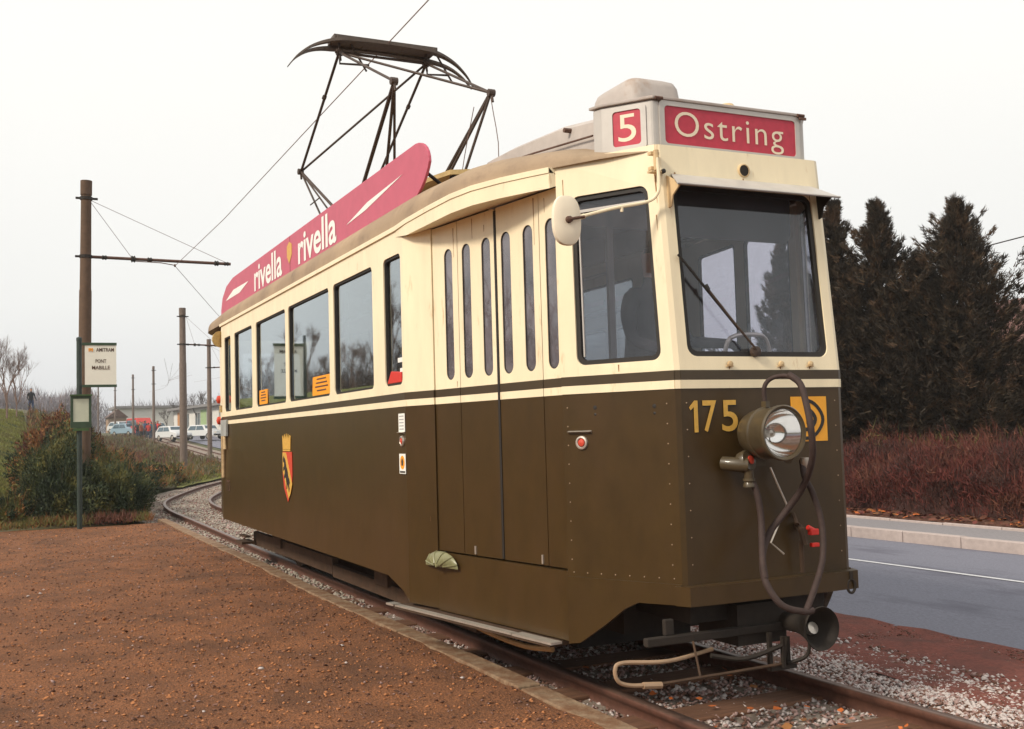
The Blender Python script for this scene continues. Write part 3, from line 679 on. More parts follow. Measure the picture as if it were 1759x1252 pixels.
# the front end is a full curve, the rear end a slope
hm_ = (bz1 - bz0) / 2; pts = [(bx1 - .30 + .30 * math.cos(a) - .10 * (math.sin(a) < 0) * abs(math.sin(a)), bz0 + hm_ + .02 * math.cos(a) + hm_ * math.sin(a)) for a in np.linspace(-math.pi / 2, math.pi / 2, 17)] + [(-5.6, bz1), (-8.35, bz1), (-8.75, bz1 - .05), (-9.0, bz1 - .16), (bx0, bz0 + .08), (bx0, bz0), (-5.6, bz0)]
pts = [(a, z) for a, z in pts]
PB = (0, -1.02, 0)
poly3(b, pts, (0, -1.00, 0), U3, V3, .02)
board = b.build('advertising_board', M_pink, tram, bevel=.004)
for (x0, x1) in ((-7.15, -5.89), (-5.26, -4.02)):
    b = MB(); add_text(b, 'rivella', ((x0 + x1) / 2, -1.021, 3.105), U3, V3, x1 - x0, .285, bold=.020, space=1.0); b.build('lettering', M_white, board)
b = MB(); poly3(b, [(-8.78, 3.065), (-8.30, 3.14), (-7.45, 3.125), (-7.95, 3.06)], (0, -1.0205, 0), U3, V3, .002); b.build('arrow_mark', M_white, board)
b = MB(); poly3(b, [(-3.74, 3.045), (-3.25, 3.065), (-2.42, 3.145), (-3.20, 3.115)], (0, -1.0205, 0), U3, V3, .002); b.build('arrow_mark', M_white, board)
b = MB(); poly3(b, [(-5.68, 3.20), (-5.68, 3.10), (-5.60, 3.03), (-5.50, 3.10), (-5.50, 3.20), (-5.59, 3.235)], (0, -1.0205, 0), U3, V3, .003); b.build('badge', M_gold, board)
b = MB(); b.box((-5.578, -1.0215, 2.91), (-5.570, -1.0205, 3.285)); b.build('joint_line', M_rust, board)
b = MB()
for x in np.arange(-8.6, -2.0, .9): b.box((x - .02, -.99, 2.86), (x + .02, -.97, 3.05)); b.tube([(x, -.98, 3.2), (x, -.7, 3.0)], .012, 6)
build_each(b, 'board_bracket', M_dark, tram)

# ---- destination box
b = MB(); zb, zt = 2.795, 3.062
zt = 3.052
pl = [(-.165, -.485), (-.39, -.655), (-.45, -.675), (-.45, .675), (-.39, .655), (-.165, .485)]; N6 = 6
b.add([(x, y, zb) for x, y in pl] + [(x, y, zt) for x, y in pl], [tuple(range(6)), tuple(range(6, 12))] + [(i, (i + 1) % 6, (i + 1) % 6 + 6, i + 6) for i in range(6)])
box = b.build('destination_box', M_silver, tram, bevel=.012)
b = MB(); pl2 = [(-.152, -.492), (-.388, -.668), (-.462, -.690), (-.462, .690), (-.388, .668), (-.152, .486)]
b.add([(x, y, zt) for x, y in pl2] + [(x, y, zt + .016) for x, y in pl2], [tuple(range(6)), tuple(range(6, 12))] + [(i, (i + 1) % 6, (i + 1) % 6 + 6, i + 6) for i in range(6)])
b.build('lid', M_grey, box, bevel=.004)
b = MB(); b.plate(lambda u, v, w: (-.158 - w, u, v), rrect(-.450, 2.805, .452, 3.050, .02), [rrect(-.420, 2.828, .425, 3.025, .022)], .012); b.build('window_frame', M_silver, box)
b = MB(); b.plate(lambda u, v, w: (-.1635 - w, u, v), rect(-.43, 2.82, .43, 3.03), (), .004); b.build('destination_blind', M_red, box)
b = MB(); add_text(b, 'Ostring', (-.1630, -.008, 2.917), (0, 1, 0), (0, 0, 1), .70, .172, bold=-.004, space=1.12); b.build('lettering', M_cream_text, box)
sd_ = Vector((.225, .17, 0)).normalized(); sn = Vector((sd_.y, -sd_.x, 0)); O5 = Vector((-.39, -.655, 0))
fs5 = lambda u, v, w: O5 + sd_ * u + Vector((0, 0, v)) + sn * (.007 - w)
b = MB(); b.plate(fs5, rrect(.038, 2.808, .245, 3.035, .018), [rrect(.062, 2.830, .216, 3.014, .018)], .012); b.build('window_frame', M_silver, box)
b = MB(); b.plate(lambda u, v, w: fs5(u, v, w + .0055), rect(.055, 2.82, .225, 3.025), (), .004); b.build('number_blind', M_red, box)
b = MB(); c5 = fs5(.140, 2.924, 0) - sn * .0055; add_text(b, '5', c5, sd_, (0, 0, 1), .098, .142, bold=.0, th=.0012); b.build('lettering', M_cream_text, box)
b = MB(); b.tube([(-.15, .435, 3.056), (-.15, .48, 3.056)], .010, 8); b.tube([(-.15, -.48, 3.056), (-.15, -.435, 3.056)], .009, 8)
b.box((-.146, .44, 3.030), (-.136, .485, 3.044)); build_each(b, 'hinge', M_rust, box)
b = MB(); b.lathe((-.30, .08, 3.08), (0, 0, 1), [(0, .045), (.02, .05), (.04, .035), (.05, 0)], 12); b.build('vent_cap', M_creamdirt, box)
# ventilator hood
b = MB(); vs = []; sec = [(0, 1), (.09, .96), (.155, .92), (.188, .85), (.205, .72), (.21, .5)]
for h, s_ in sec:
    for (x, y) in rrect(-.24, -.175, .24, .175, .07, 4): vs.append((-.66 + x * s_ - .03 * (1 - s_), -.27 + y * s_, 3.075 + h))
n = 20 + 4; n = len(rrect(0, 0, 1, 1, .1, 4)); fs = []
for i in range(len(sec) - 1):
    for j in range(n): fs.append((i * n + j, i * n + (j + 1) % n, (i + 1) * n + (j + 1) % n, (i + 1) * n + j))
fs.append(tuple((len(sec) - 1) * n + j for j in range(n))); b.add(vs, fs); b.build('ventilator_hood', M_grey, tram, smooth=True)
# fascia lamp
b = MB(); b.lathe((-.090, .012, 2.703), (1, 0, 0), [(-.01, .036), (.004, .036), (.006, .030), (-.002, .028)], 18); fl = b.build('marker_lamp', M_creamdirt, tram, smooth=True)
b = MB(); b.lathe((-.087, .012, 2.703), (1, 0, 0), [(0, .029), (.002, 0)], 18); b.build('lens', M_dark, fl)
# visor
b = MB(); hz, lz = 2.655, 2.572; vs = []
hin = [(-.094, -.44), (-.094, .455)]; lip = [(.048, -.500), (.050, .525)]
for (x, y), z in zip(hin + lip, (hz, hz, lz, lz)): vs += [(x, y, z), (x, y, z - .006)]
fs = [(0, 2, 6, 4), (1, 5, 7, 3), (4, 6, 7, 5), (0, 4, 5, 1), (2, 3, 7, 6), (0, 1, 3, 2)]; b.add(vs, fs)
b.k = 0; b.tube([(.048, -.50, 2.570), (.050, .525, 2.570)], .006, 6)
b.add([(v[0], v[1], v[2] - .0085) for v in (vs[0], vs[2], vs[6], vs[4])] , [(0, 1, 2, 3)], 1)  # underside coloured dark for its shade, which the windscreen then mirrors
vis = b.build('sun_visor', (M_silver, M_dark), tram)
for y, q in ((-.47, -1), (.485, 1)):
    b = MB(); P = [(.035, 2.574), (-.085, 2.64), (-.085, 2.47), (-.05, 2.478), (-.035, 2.53)]
    b.plate(lambda u, v, w: (u, y + (w - .004) * 1, v), P, (), .008); b.build('visor_bracket', M_dark if q > 0 else M_creamdirt, vis)
b = MB(); b.lathe((-.078, -.500, 2.655), (1, 0, 0), [(0, .012), (.015, .012), (.02, 0)], 8); b.build('pivot_bolt', M_black, vis)
# wiper
b = MB(); b.tube([(.008, -.035, 1.752), (.012, -.055, 1.775)], .012, 8); b.tube([(.018, -.045, 1.765), (.005, -.165, 1.90), (-.01, -.30, 2.06)], .006, 6)
b.lathe((-.01, -.035, 1.752), (1, 0, 0), [(0, .028), (.025, .026), (.032, 0)], 12); wp = b.build('wiper_arm', M_panto, tram)
b = MB(); b.tube([(.004, -.135, 1.865), (-.035, -.455, 2.235)], .007, 6); b.tube([(-.010, -.30, 2.06), (-.018, -.31, 2.085)], .012, 6); b.build('wiper_blade', M_black, wp)
# mirror
b = MB(); b.tube([(-.055, -.545, 2.715), (-.045, -.545, 2.60), (-.045, -.555, 2.535), (-.07, -.60, 2.495), (-.09, -.78, 2.455), (-.12, -1.0, 2.395)], .0085, 8, 5)
b.tube([(-.12, -.93, 2.413), (-.12, -1.03, 2.388)], .013, 8); b.tube([(-.085, -.74, 2.462), (-.085, -.74, 2.438)], .009, 6)
arm = b.build('mirror_arm', M_cream, tram, smooth=True)
b = MB(); b.box((-.100, -.570, 2.66), (-.07, -.52, 2.675)); b.box((-.100, -.570, 2.735), (-.07, -.52, 2.75)); b.tube([(-.062, -.545, 2.655), (-.062, -.545, 2.755)], .014, 8); b.box((-.10, -.575, 2.645), (-.06, -.515, 2.655))
build_each(b, 'mirror_mount', M_creamdirt, tram)
b = MB(); ov = [(.080 * math.cos(t) * (1 - .05 * abs(math.sin(t)) ** 3) if False else .076 * math.copysign(abs(math.cos(t)) ** .75, math.cos(t)), .122 * (abs(math.sin(t)) ** .8) * (1 if math.sin(t) > 0 else -1)) for t in np.linspace(0, 2 * math.pi, 33)[:-1]]
vs = []; ns = len(ov)
for dx, s_ in ((-.022, .96), (-.012, 1.0), (.004, .97), (.012, .80), (.015, .4)):
    vs += [(-.115 + dx, -1.028 + a * s_, 2.386 + c * s_) for a, c in ov]
fs = [(i * ns + j, i * ns + (j + 1) % ns, (i + 1) * ns + (j + 1) % ns, (i + 1) * ns + j) for i in range(4) for j in range(ns)] + [tuple(4 * ns + j for j in range(ns)), tuple(range(ns))]
b.add(vs, fs); mr_ = b.build('mirror_shell', mat('mirror_cream', (.84, .74, .58), .45, .05), tram, smooth=True)
b = MB(); b.lathe((-.10, -1.028, 2.386), (1, 0, 0), [(0, .018), (.015, .016), (.022, 0)], 10); b.tube([(-.085, -.95, 2.402), (-.085, -1.028, 2.386)], .008, 6); b.build('mirror_clamp', M_rust, mr_)

# ---- number, badge and marks on the front
b = MB(); b2 = MB()
for ch, y0, y1 in (('1', -.458, -.405), ('7', -.375, -.292), ('5', -.262, -.165)):
    if ch == '1':
        o1 = [(0, 0), (.022, 0), (.022, .155), (.004, .155), (-.028, .122), (-.020, .108), (0, .124)]
        for mb_, dx, dy, dz in ((b, .0035, 0, 0), (b2, .0005, .006, -.005)): poly3(mb_, [(a - .425 + dy, c + 1.3555 + dz) for a, c in o1], (dx, 0, 0), (0, 1, 0), (0, 0, 1), .002)
        continue
    add_text(b2, ch, (.0005, (y0 + y1) / 2 + .006, 1.428), (0, 1, 0), (0, 0, 1), y1 - y0, .155, bold=.018)
    add_text(b, ch, (.0035, (y0 + y1) / 2, 1.433), (0, 1, 0), (0, 0, 1), y1 - y0, .155, bold=.012)
nb = b.build('fleet_number', M_gold, tram); b2.build('number_shadow', M_black, nb)
b = MB(); b.plate(lambda u, v, w: (.004 - w, u, v), rect(.175, 1.292, .405, 1.522), (), .004); em = b.build('square_badge', M_yellow, tram)
b = MB()
def arc(cy, cz, r0, r1, a0, a1, n=20, pt=0):
    o = []; A = np.linspace(math.radians(a0), math.radians(a1), n)
    o += [(cy + r1 * math.cos(a) * (1 + pt * max(0, math.cos(a)) ** 6), cz + r1 * math.sin(a)) for a in A]
    o += [(cy + r0 * math.cos(a) * (1 + pt * max(0, math.cos(a)) ** 6), cz + r0 * math.sin(a)) for a in A[::-1]]; return o
for r0, r1 in ((.088, .106), (.042, .062)): b.plate(lambda u, v, w: (.0065 - w, u, v), arc(.268, 1.405, r0, r1, -118, 100, pt=.12), (), .002)
b.plate(lambda u, v, w: (.0065 - w, u, v), arc(.268, 1.405, .0, .024, -90, 90), (), .002)
b.build('badge_mark', M_black, em)
# ---- headlamp
HX, HY, HZ = .0, -.112, 1.342
b = MB(); b.lathe((HX, HY, HZ), (1, 0, 0), [(0, 0.0571), (.03, 0.0715), (.06, 0.1028), (.10, 0.1162), (.145, 0.1219), (.150, 0.1277), (.165, 0.1277), (.170, 0.1219), (.245, 0.1238), (.262, 0.1324), (.285, 0.1343), (.292, 0.1277), (.286, 0.1162), (.270, 0.1143)], 40)
hl = b.build('headlamp', M_lampbody, tram, smooth=True)
b = MB(); b.lathe((HX, HY, HZ), (1, 0, 0), [(.270, 0.1152), (.235, 0.1067), (.19, 0.0810), (.155, 0.0429), (.15, 0.0190)], 36); b.build('reflector', M_chrome, hl, smooth=True)
b = MB(); b.lathe((HX + .15, HY, HZ), (1, 0, 0), [(0, 0.0190), (.03, 0.0229), (.05, 0.0190), (.06, 0.0000)], 14); b.build('bulb', M_steel, hl, smooth=True)
b = MB(); b.lathe((HX + .276, HY, HZ), (1, 0, 0), [(0, 0.1152), (.006, 0.0762), (.009, 0.0000)], 30); b.build('lens', glass('lamp_lens', (.9, .9, .9), 1.35), hl, smooth=True)
b = MB(); b.box((0, HY - .05, HZ - .16), (.08, HY + .05, HZ - .09)); b.box((.14, HY - .012, HZ + .125), (.175, HY + .012, HZ + .155)); b.tube([(.10, HY + .145, HZ - .12), (.19, HY + .10, HZ - .13)], .022, 10); build_each(b, 'lamp_bracket', M_lampbody, hl)
# ---- hoses and fittings on the front
def hose(name, pts, r, mt=M_hose, sm=6):
    b = MB(); b.tube(pts, r, 10, sm); return b.build(name, mt, tram, smooth=True)
hose('hose', [(.15, -.105, 1.47), (.15, -.110, 1.56), (.17, -.085, 1.605), (.22, -.045, 1.618), (.27, -.02, 1.60)], .011)
hose('hose', [(.24, -.03, 1.622), (.30, -.015, 1.575), (.34, -.020, 1.49), (.38, -.030, 1.36), (.34, .005, 1.22), (.22, .045, 1.08), (.13, .01, .96), (.12, -.09, .86), (.16, -.17, .76), (.22, -.21, .65), (.28, -.17, .54), (.30, -.06, .500), (.30, -.0, .50)], .0165)
hose('hose', [(.10, -.185, 1.14), (.12, -.16, 1.06), (.13, -.150, .97), (.14, -.154, .905), (.17, -.18, .80), (.20, -.203, .73), (.22, -.21, .66)], .0165)
hose('hose', [(.12, .13, 1.20), (.17, .10, 1.12), (.20, .115, 1.05), (.22, .144, .92), (.24, .135, .80), (.26, .10, .70), (.28, .03, .59), (.30, -.04, .50)], .0155)
b = MB(); b.tube([(.02, -.275, 1.20), (.08, -.25, 1.195), (.11, -.20, 1.19)], .036, 10); b.lathe((.07, -.20, 1.20), (.8, .25, .25), [(0, 0), (0, .052), (.03, .056), (.045, .05), (.05, 0)], 14)
b.tube([(.11, -.195, 1.17), (.10, -.185, 1.10)], .024, 10); b.lathe((.10, -.186, 1.125), (0, 0, -1), [(0, .03), (.012, .03), (.018, .024), (.03, .03), (.042, .03)], 10)
b.build('brake_coupling', M_lampbody, tram, smooth=True)
b = MB(); b.lathe((.115, -.182, 1.215), (.8, .25, .25), [(0, .022), (.004, .022), (.006, 0)], 10); b.build('coupling_mark', M_shield, tram)
b = MB(); b.tube([(.04, -.005, 1.17), (.05, .02, 1.10), (.05, .085, .97)], .0055, 6); b.tube([(.05, .08, .98), (.05, -.03, .80), (.06, .04, .74)], .005, 6); build_each(b, 'lever_rod', M_steel, tram)
b = MB(); b.tube([(.01, .17, .87), (.07, .15, .85), (.08, .16, .78)], .020, 8); b.tube([(.01, .15, .93), (.06, .13, .88)], .012, 8); b.tube([(.05, .16, .80), (.05, .16, .64)], .012, 8); b.build('brake_cock', M_under, tram)
b = MB(); b.box((.07, .185, .825), (.10, .235, .855)); b.tube([(.085, .175, .865), (.085, .235, .835)], .014, 8); b.box((.07, .195, .765), (.095, .24, .785)); build_each(b, 'red_tap_handle', M_redpl, tram, bevel=.003)
b = MB(); b.lathe((.14, .13, 1.215), (0, 0, -1), [(0, 0), (0, .022), (.035, .024), (.05, .016), (.055, 0)], 12); b.build('hose_socket', M_steel, tram, smooth=True)
# hook and ring on the bumper
b = MB(); ring = [(.055 + .004 * math.sin(t), .468 + .022 * math.sin(t), .545 - .035 * math.cos(t)) for t in np.linspace(0, 2 * math.pi, 17)]
b.tube(ring, .007, 6); b.box((.03, .458, .575), (.062, .478, .62)); b.build('tow_ring', M_dark, tram)
# coupler
b = MB(); b.lathe((-.25, .10, .395), (1, 0, 0), [(0, .045), (.32, .045), (.36, .05), (.42, .070), (.475, .096), (.49, .106), (.497, .104), (.49, .096), (.44, .070), (.40, .050), (.38, .03), (.375, 0)], 32)
b.build('coupler_head', M_dark, tram, smooth=True)
b = MB(); b.lathe((.135, .115, .375), (1, 0, .4), [(0, .03), (.03, .03), (.035, 0)], 12); b.build('coupler_pin', M_steel, tram)
b = MB(); b.box((-.04, -.735, .355), (.00, .24, .395)); b.box((-.05, -.62, .395), (-.02, -.57, .47)); b.build('front_beam', M_dark, tram, bevel=.005)
b = MB(); b.box((-.35, -.20, .30), (-.02, .10, .50)); b.box((.02, -.06, .19), (.04, -.04, .36)); b.box((.05, .0, .19), (.07, .015, .34)); b.box((.02, .05, .19), (.04, .07, .33)); b.box((.02, -.06, .175), (.05, .10, .195))
b.tube([(.0, -.38, .28), (.03, -.2, .25), (.06, .02, .30)], .012, 6, 4); b.tube([(.04, .05, .20), (.10, .12, .24), (.12, .13, .33)], .010, 6, 4); build_each(b, 'coupler_linkage', M_dark, tram)
b = MB(); b.tube([(-.10, -.30, .285), (.05, -.66, .295), (.05, -.90, .315), (.05, -.945, .290), (.05, -.93, .235), (.05, -.86, .208), (.05, -.74, .198)], .010, 8, 5)
b.tube([(.05, -.80, .200), (.05, -.70, .190)], .016, 8); gr_ = b.build('life_guard_loop', mat('beige_tube', (.36, .24, .15), .5, .2), tram, smooth=True)
b = MB(); b.tube([(.05, -.74, .195), (.05, -.3, .20), (.05, 0, .205)], .008, 6); b.tube([(.05, -.48, .20), (.0, -.48, .36)], .006, 6); b.build('life_guard_rod', M_under, tram)

# ---- undercarriage
b = MB(); b.box((-8.6, -1.05, .60), (-2.1, 1.05, .62)); b.box((-10.6, -.45, .60), (-8.6, .45, .62)); b.box((-2.1, -.78, .60), (-.66, .78, .62)); b.box((-.66, -.45, .60), (-.06, .45, .62)); b.box((-2.3, -.5, .30), (-.6, .5, .6)); b.box((-.72, -.42, .42), (-.10, .42, .60)); b.box((-8.4, -.40, .10), (-1.3, .40, .60)); b.box((-8.4, -.66, .28), (-1.6, -.60, .60)); b.box((-8.4, .60, .20), (-1.6, .66, .60)); build_each(b, 'chassis_and_light_block', M_dark, tram)  # chassis plates, plus dark boxes added to stop light passing under the car
for x in (-7.25, -3.75):
    for y in (-.53, .53):
        q = -1 if y < 0 else 1
        b = MB(); b.lathe((x, y - q * .07, .345), (0, q, 0), [(0, 0), (0, .375), (.025, .372), (.03, .348), (.10, .343), (.10, .29), (.08, .28), (.07, .10), (.14, .09), (.14, 0)], 36); b.build('wheel', M_under, tram, smooth=True)
    b = MB(); b.tube([(x, -.6, .345), (x, .6, .345)], .06, 10); b.build('axle', M_dark, tram)
b = MB()
for q in (-1, 1):
    b.box((-8.55, q * .745 - .03, .145), (-5.2, q * .745 + .03, .30)); b.box((-5.2, q * .74 - .03, .125), (-1.95, q * .74 + .03, .235)); b.box((-8.3, q * .70 - .03, .40), (-2.3, q * .70 + .03, .52))
    for x in (-7.25, -3.75): b.box((x - .16, q * .73 - .07, .22), (x + .16, q * .73 + .07, .48)); b.box((x - .45, q * .72 - .03, .30), (x + .45, q * .72 + .03, .40))
build_each(b, 'truck_side_frame', M_under, tram, bevel=.006)
b = MB(); b.tube([(-2.05, -.79, .185), (-1.6, -.80, .172), (-1.2, -.79, .172), (-1.0, -.72, .18)], .016, 8, 4); b.build('guard_rail', mat('yellowed_steel', (.42, .24, .10), .5, .2), tram)
b = MB(); b.box((-8.72, -.95, .17), (-8.35, -.80, .20)); b.box((-8.75, -.9, .24), (-8.4, -.84, .26)); build_each(b, 'rear_life_guard', M_under, tram)
# step board along the door skirt
b = MB(); fstep = segf((-2.34, -1.125), (-.66, -.862)); b.plate(lambda u, v, w: (lambda p: (p[0], p[1], .292 - w))(fstep(u, 0, v - .055)), rect(0, -.0, fstep.L, .13), (), .022)
b.build('step_board', M_under, tram)
b = MB(); b.plate(lambda u, v, w: (lambda p: (p[0], p[1], .2945 - w))(fstep(u, 0, v - .059)), rect(.02, 0, fstep.L - .35, .045), (), .01); b.plate(lambda u, v, w: (lambda p: (p[0], p[1], .2955 - w))(fstep(u, 0, v - .061)), rect(fstep.L - .34, 0, fstep.L + .02, .07), (), .012)
b.plate(lambda u, v, w: (lambda p: (p[0], p[1], .2955 - w))(fstep(u, 0, v - .061)), rect(-.10, 0, .0, .06), (), .012); build_each(b, 'step_edge', M_steel, tram)
# step light hood
b = MB(); fd = segf((-2.25, -1.10), (-.60, -.825)); cu = .41; vs = []; fs = []; NA, NB = 16, 6
for i in range(NA + 1):
    a = math.pi * i / NA
    for j in range(NB + 1):
        c = math.pi / 2 * j / NB; vs.append(fd(cu + .19 * math.cos(a) * math.cos(c), .572 + .095 * math.sin(a) * math.cos(c), -.002 - .045 * math.sin(c) * (.3 + .7 * math.sin(a))))
for i in range(NA):
    for j in range(NB): q = i * (NB + 1) + j; fs.append((q, q + 1, q + NB + 2, q + NB + 1))
fs.append(tuple(i * (NB + 1) for i in range(NA + 1))); b.add(vs, fs)
for k in range(6):
    a = math.pi * (k + .5) / 6; p = [fd(cu + .19 * math.cos(a) * math.cos(c), .572 + .095 * math.sin(a) * math.cos(c), -.003 - .045 * math.sin(c) * (.3 + .7 * math.sin(a))) for c in np.linspace(0, 1.3, 5)]
    b.tube(p, .005, 5)
b.build('step_lamp', mat('greenish_enamel', (.20, .195, .10), .35, .25, 14), tram, smooth=True)
# ---- coat of arms, stickers, push buttons on the side
YS = -1.1035
sh = [(-5.62, 1.262), (-5.27, 1.262), (-5.265, 1.05), (-5.30, .93), (-5.44, .805), (-5.585, .93), (-5.625, 1.05)]
b = MB(); poly3(b, sh, (0, YS, 0), U3, V3, .004); ca = b.build('coat_of_arms', M_shield, tram)
b = MB(); poly3(b, [(-5.62, 1.255), (-5.49, 1.255), (-5.27, .97), (-5.34, .88), (-5.41, .835), (-5.615, 1.08)], (0, YS - .004, 0), U3, V3, .002); b.build('yellow_band', M_gold, ca)
bear = [(-5.595, 1.20), (-5.565, 1.225), (-5.54, 1.205), (-5.505, 1.185), (-5.47, 1.125), (-5.43, 1.09), (-5.40, 1.03), (-5.375, 1.02), (-5.35, .985), (-5.365, .965), (-5.395, .99), (-5.36, .93), (-5.385, .895), (-5.41, .94), (-5.435, .975), (-5.45, .93), (-5.475, .92), (-5.475, .975), (-5.50, 1.02), (-5.53, 1.03), (-5.555, 1.01), (-5.57, 1.035), (-5.535, 1.065), (-5.53, 1.10), (-5.56, 1.095), (-5.59, 1.085), (-5.595, 1.115), (-5.555, 1.13), (-5.56, 1.16), (-5.595, 1.17)]
b = MB(); poly3(b, bear, (0, YS - .006, 0), U3, V3, .002); b.build('bear', M_black, ca)
b = MB(); poly3(b, [(-5.615, 1.285), (-5.33, 1.285), (-5.315, 1.40), (-5.35, 1.415), (-5.375, 1.37), (-5.41, 1.425), (-5.445, 1.375), (-5.475, 1.43), (-5.505, 1.375), (-5.54, 1.425), (-5.575, 1.37), (-5.60, 1.415), (-5.63, 1.40)], (0, YS, 0), U3, V3, .004)
poly3(b, [(-5.615, 1.268), (-5.33, 1.268), (-5.33, 1.282), (-5.615, 1.282)], (0, YS, 0), U3, V3, .005); b.build('crown', M_gold, tram)
b = MB(); poly3(b, rect(-2.375, 1.405, -2.255, 1.525), (0, YS, 0), U3, V3, .002); pp = b.build('notice_plate', M_paper, tram)
b = MB()
for k in range(5): poly3(b, rect(-2.36, 1.42 + k * .021, -2.275, 1.427 + k * .021), (0, YS - .002, 0), U3, V3, .001)
b.build('printed_lines', mat('faint_print', (.35, .35, .36), .8), pp)
b = MB(); poly3(b, rect(-2.375, 1.132, -2.255, 1.262), (0, YS, 0), U3, V3, .002); pp = b.build('notice_plate', M_paper, tram)
b = MB(); poly3(b, [(-2.315 + .045 * math.cos(t), 1.205 + .045 * math.sin(t)) for t in np.linspace(0, 6.28, 17)[:-1]], (0, YS - .002, 0), U3, V3, .001); b.build('orange_disc', M_orange, pp)
b = MB(); poly3(b, [(-2.33, 1.185), (-2.30, 1.185), (-2.295, 1.215), (-2.315, 1.235), (-2.335, 1.215)], (0, YS - .003, 0), U3, V3, .001); poly3(b, rect(-2.365, 1.138, -2.265, 1.150), (0, YS - .002, 0), U3, V3, .001); b.build('black_symbol', M_ink, pp)
def button(c, n, bar):
    c = Vector(c); b = MB(); b.lathe(c, n, [(0, .036), (.010, .034), (.012, .026), (.008, .022)], 20); o = b.build('push_button_ring', M_steel, tram, smooth=True)
    b = MB(); b.lathe(c, n, [(.0, .023), (.012, .018), (.016, 0)], 12); b.build('push_button', M_shield, o, smooth=True)
    u = Vector((-n[1], n[0], 0)); b = MB(); p = c + Vector((0, 0, .056)) - u * .01; nn = Vector(n)
    b.add([p - u * bar - Vector((0, 0, .006)), p + u * bar - Vector((0, 0, .006)), p + u * bar + Vector((0, 0, .006)), p - u * bar + Vector((0, 0, .006)), p - u * bar * .98 + nn * .02, p + u * bar * .98 + nn * .02], [(0, 1, 5, 4), (4, 5, 2, 3), (0, 4, 3), (1, 2, 5)])
    b.build('button_hood', M_steel, o)
q = fc(.115, 1.318, -.001); button(q, (.46, -.888, 0), .072)
button((-2.315, YS + .002, 1.345), (0, -1, 0), .055)
b = MB()
for u_, z_ in ((.20, 1.495), (.545, 1.49)): p = Vector(fc(u_, z_, 0)); b.lathe(p, nc, [(0, .011), (.002, .011), (.003, 0)], 8); b.lathe(p - Vector((0, 0, .035)), nc, [(0, .008), (.002, 0)], 8)
build_each(b, 'screw_hole', M_black, tram)
# ---- equipment at the rear corner
b = MB(); b.box((-8.60, -1.135, 1.43), (-8.28, -1.105, 1.62)); b.build('rear_socket_box', mat('socket_grey', (.33, .34, .33), .6), tram, bevel=.006)
b = MB(); b.tube([(-8.5, -1.125, 1.43), (-8.52, -1.12, 1.30), (-8.55, -1.115, .95)], .022, 8, 4); b.tube([(-8.42, -1.12, 1.43), (-8.40, -1.12, 1.28)], .02, 8); build_each(b, 'rear_cable', M_creamdirt, tram)
b = MB(); add_text(b, '175', (-8.33, -1.104, .86), U3, V3, .22, .13, bold=.01); b.build('small_number', M_rust, tram)
b = MB(); b.lathe((-8.78, -1.10, 2.60), (-1, -.5, 0), [(0, 0), (0, .10), (.04, .085), (.06, 0)], 14); b.box((-8.80, -1.11, 1.72), (-8.70, -1.07, 1.80)); build_each(b, 'rear_lamp_hood', M_wood, tram)
for z in (1.87, 1.62):
    b = MB(); b.lathe((-8.70, -1.12, z), (0, -1, 0), [(0, .05), (.03, .045), (.045, 0)], 12); b.build('rear_light', M_shield, tram, smooth=True)
# ---- interior
b = MB(); b.box((-8.6, -1.04, .84), (-2.0, 1.04, .87)); b.box((-10.6, -.45, .84), (-8.6, .45, .87)); b.box((-2.0, -.78, .84), (-.66, .78, .87)); b.box((-.66, -.45, .84), (-.08, .45, .87)); b.build('floor', M_seat, tram)
b = MB(); b.box((-1.30, -.88, .87), (-1.27, -.10, 1.75)); b.box((-1.30, -.12, 1.75), (-1.27, -.08, 2.75)); b.box((-1.30, .34, .87), (-1.27, .88, 1.40)); b.box((-1.30, .34, 1.4), (-1.27, .38, 2.75)); b.box((-1.30, -.9, 2.62), (-1.27, .9, 2.75)); build_each(b, 'partition', M_interior, tram)
b = MB(); b.box((-.42, -.34, .87), (-.12, .40, 1.64)); b.box((-.30, -.20, 1.64), (-.16, .05, 1.70)); b.lathe((-.24, -.09, 1.70), (0, 0, 1), [(0, .03), (.06, .03), (.065, .0)], 12); b.build('control_desk', M_dark, tram, bevel=.01)
b = MB(); b.tube([(-.12, -.14, 1.74), (-.10, -.11, 1.83), (-.10, .02, 1.85), (-.11, .12, 1.83), (-.12, .16, 1.72)], .012, 8, 4); b.build('handrail_loop', M_steel, tram)
b = MB(); b.plate(lambda u, v, w: (-.17 - w, u, v), rrect(-.44, 2.35, .37, 2.70, .06), (), .01); b.build('visor_shadow_band', M_ink, tram)  # dark sheet added for the visor's shade and reflection across the windscreen top
for x in (-7.9, -7.0, -6.1, -5.2, -4.3, -3.4):
    for y in (-.95, .15):
        b = MB(); b.box((x, y, .87), (x + .42, y + .80, 1.28)); s_ = b.build('seat', M_seat, tram, bevel=.02)
        b = MB(); b.box((x - .07, y, 1.28), (x, y + .80, 1.72)); b.build('backrest', M_seat, s_, bevel=.02)
b = MB()
for x in (-6.5, -4.7, -2.9): b.tube([(x, -.2, .87), (x, -.2, 2.9)], .016, 8); b.tube([(x, .2, .87), (x, .2, 2.9)], .016, 8)
for y in (-.45, .45): b.tube([(-8.4, y, 2.5), (-2.2, y, 2.5)], .014, 8)
build_each(b, 'grab_pole', M_steel, tram)
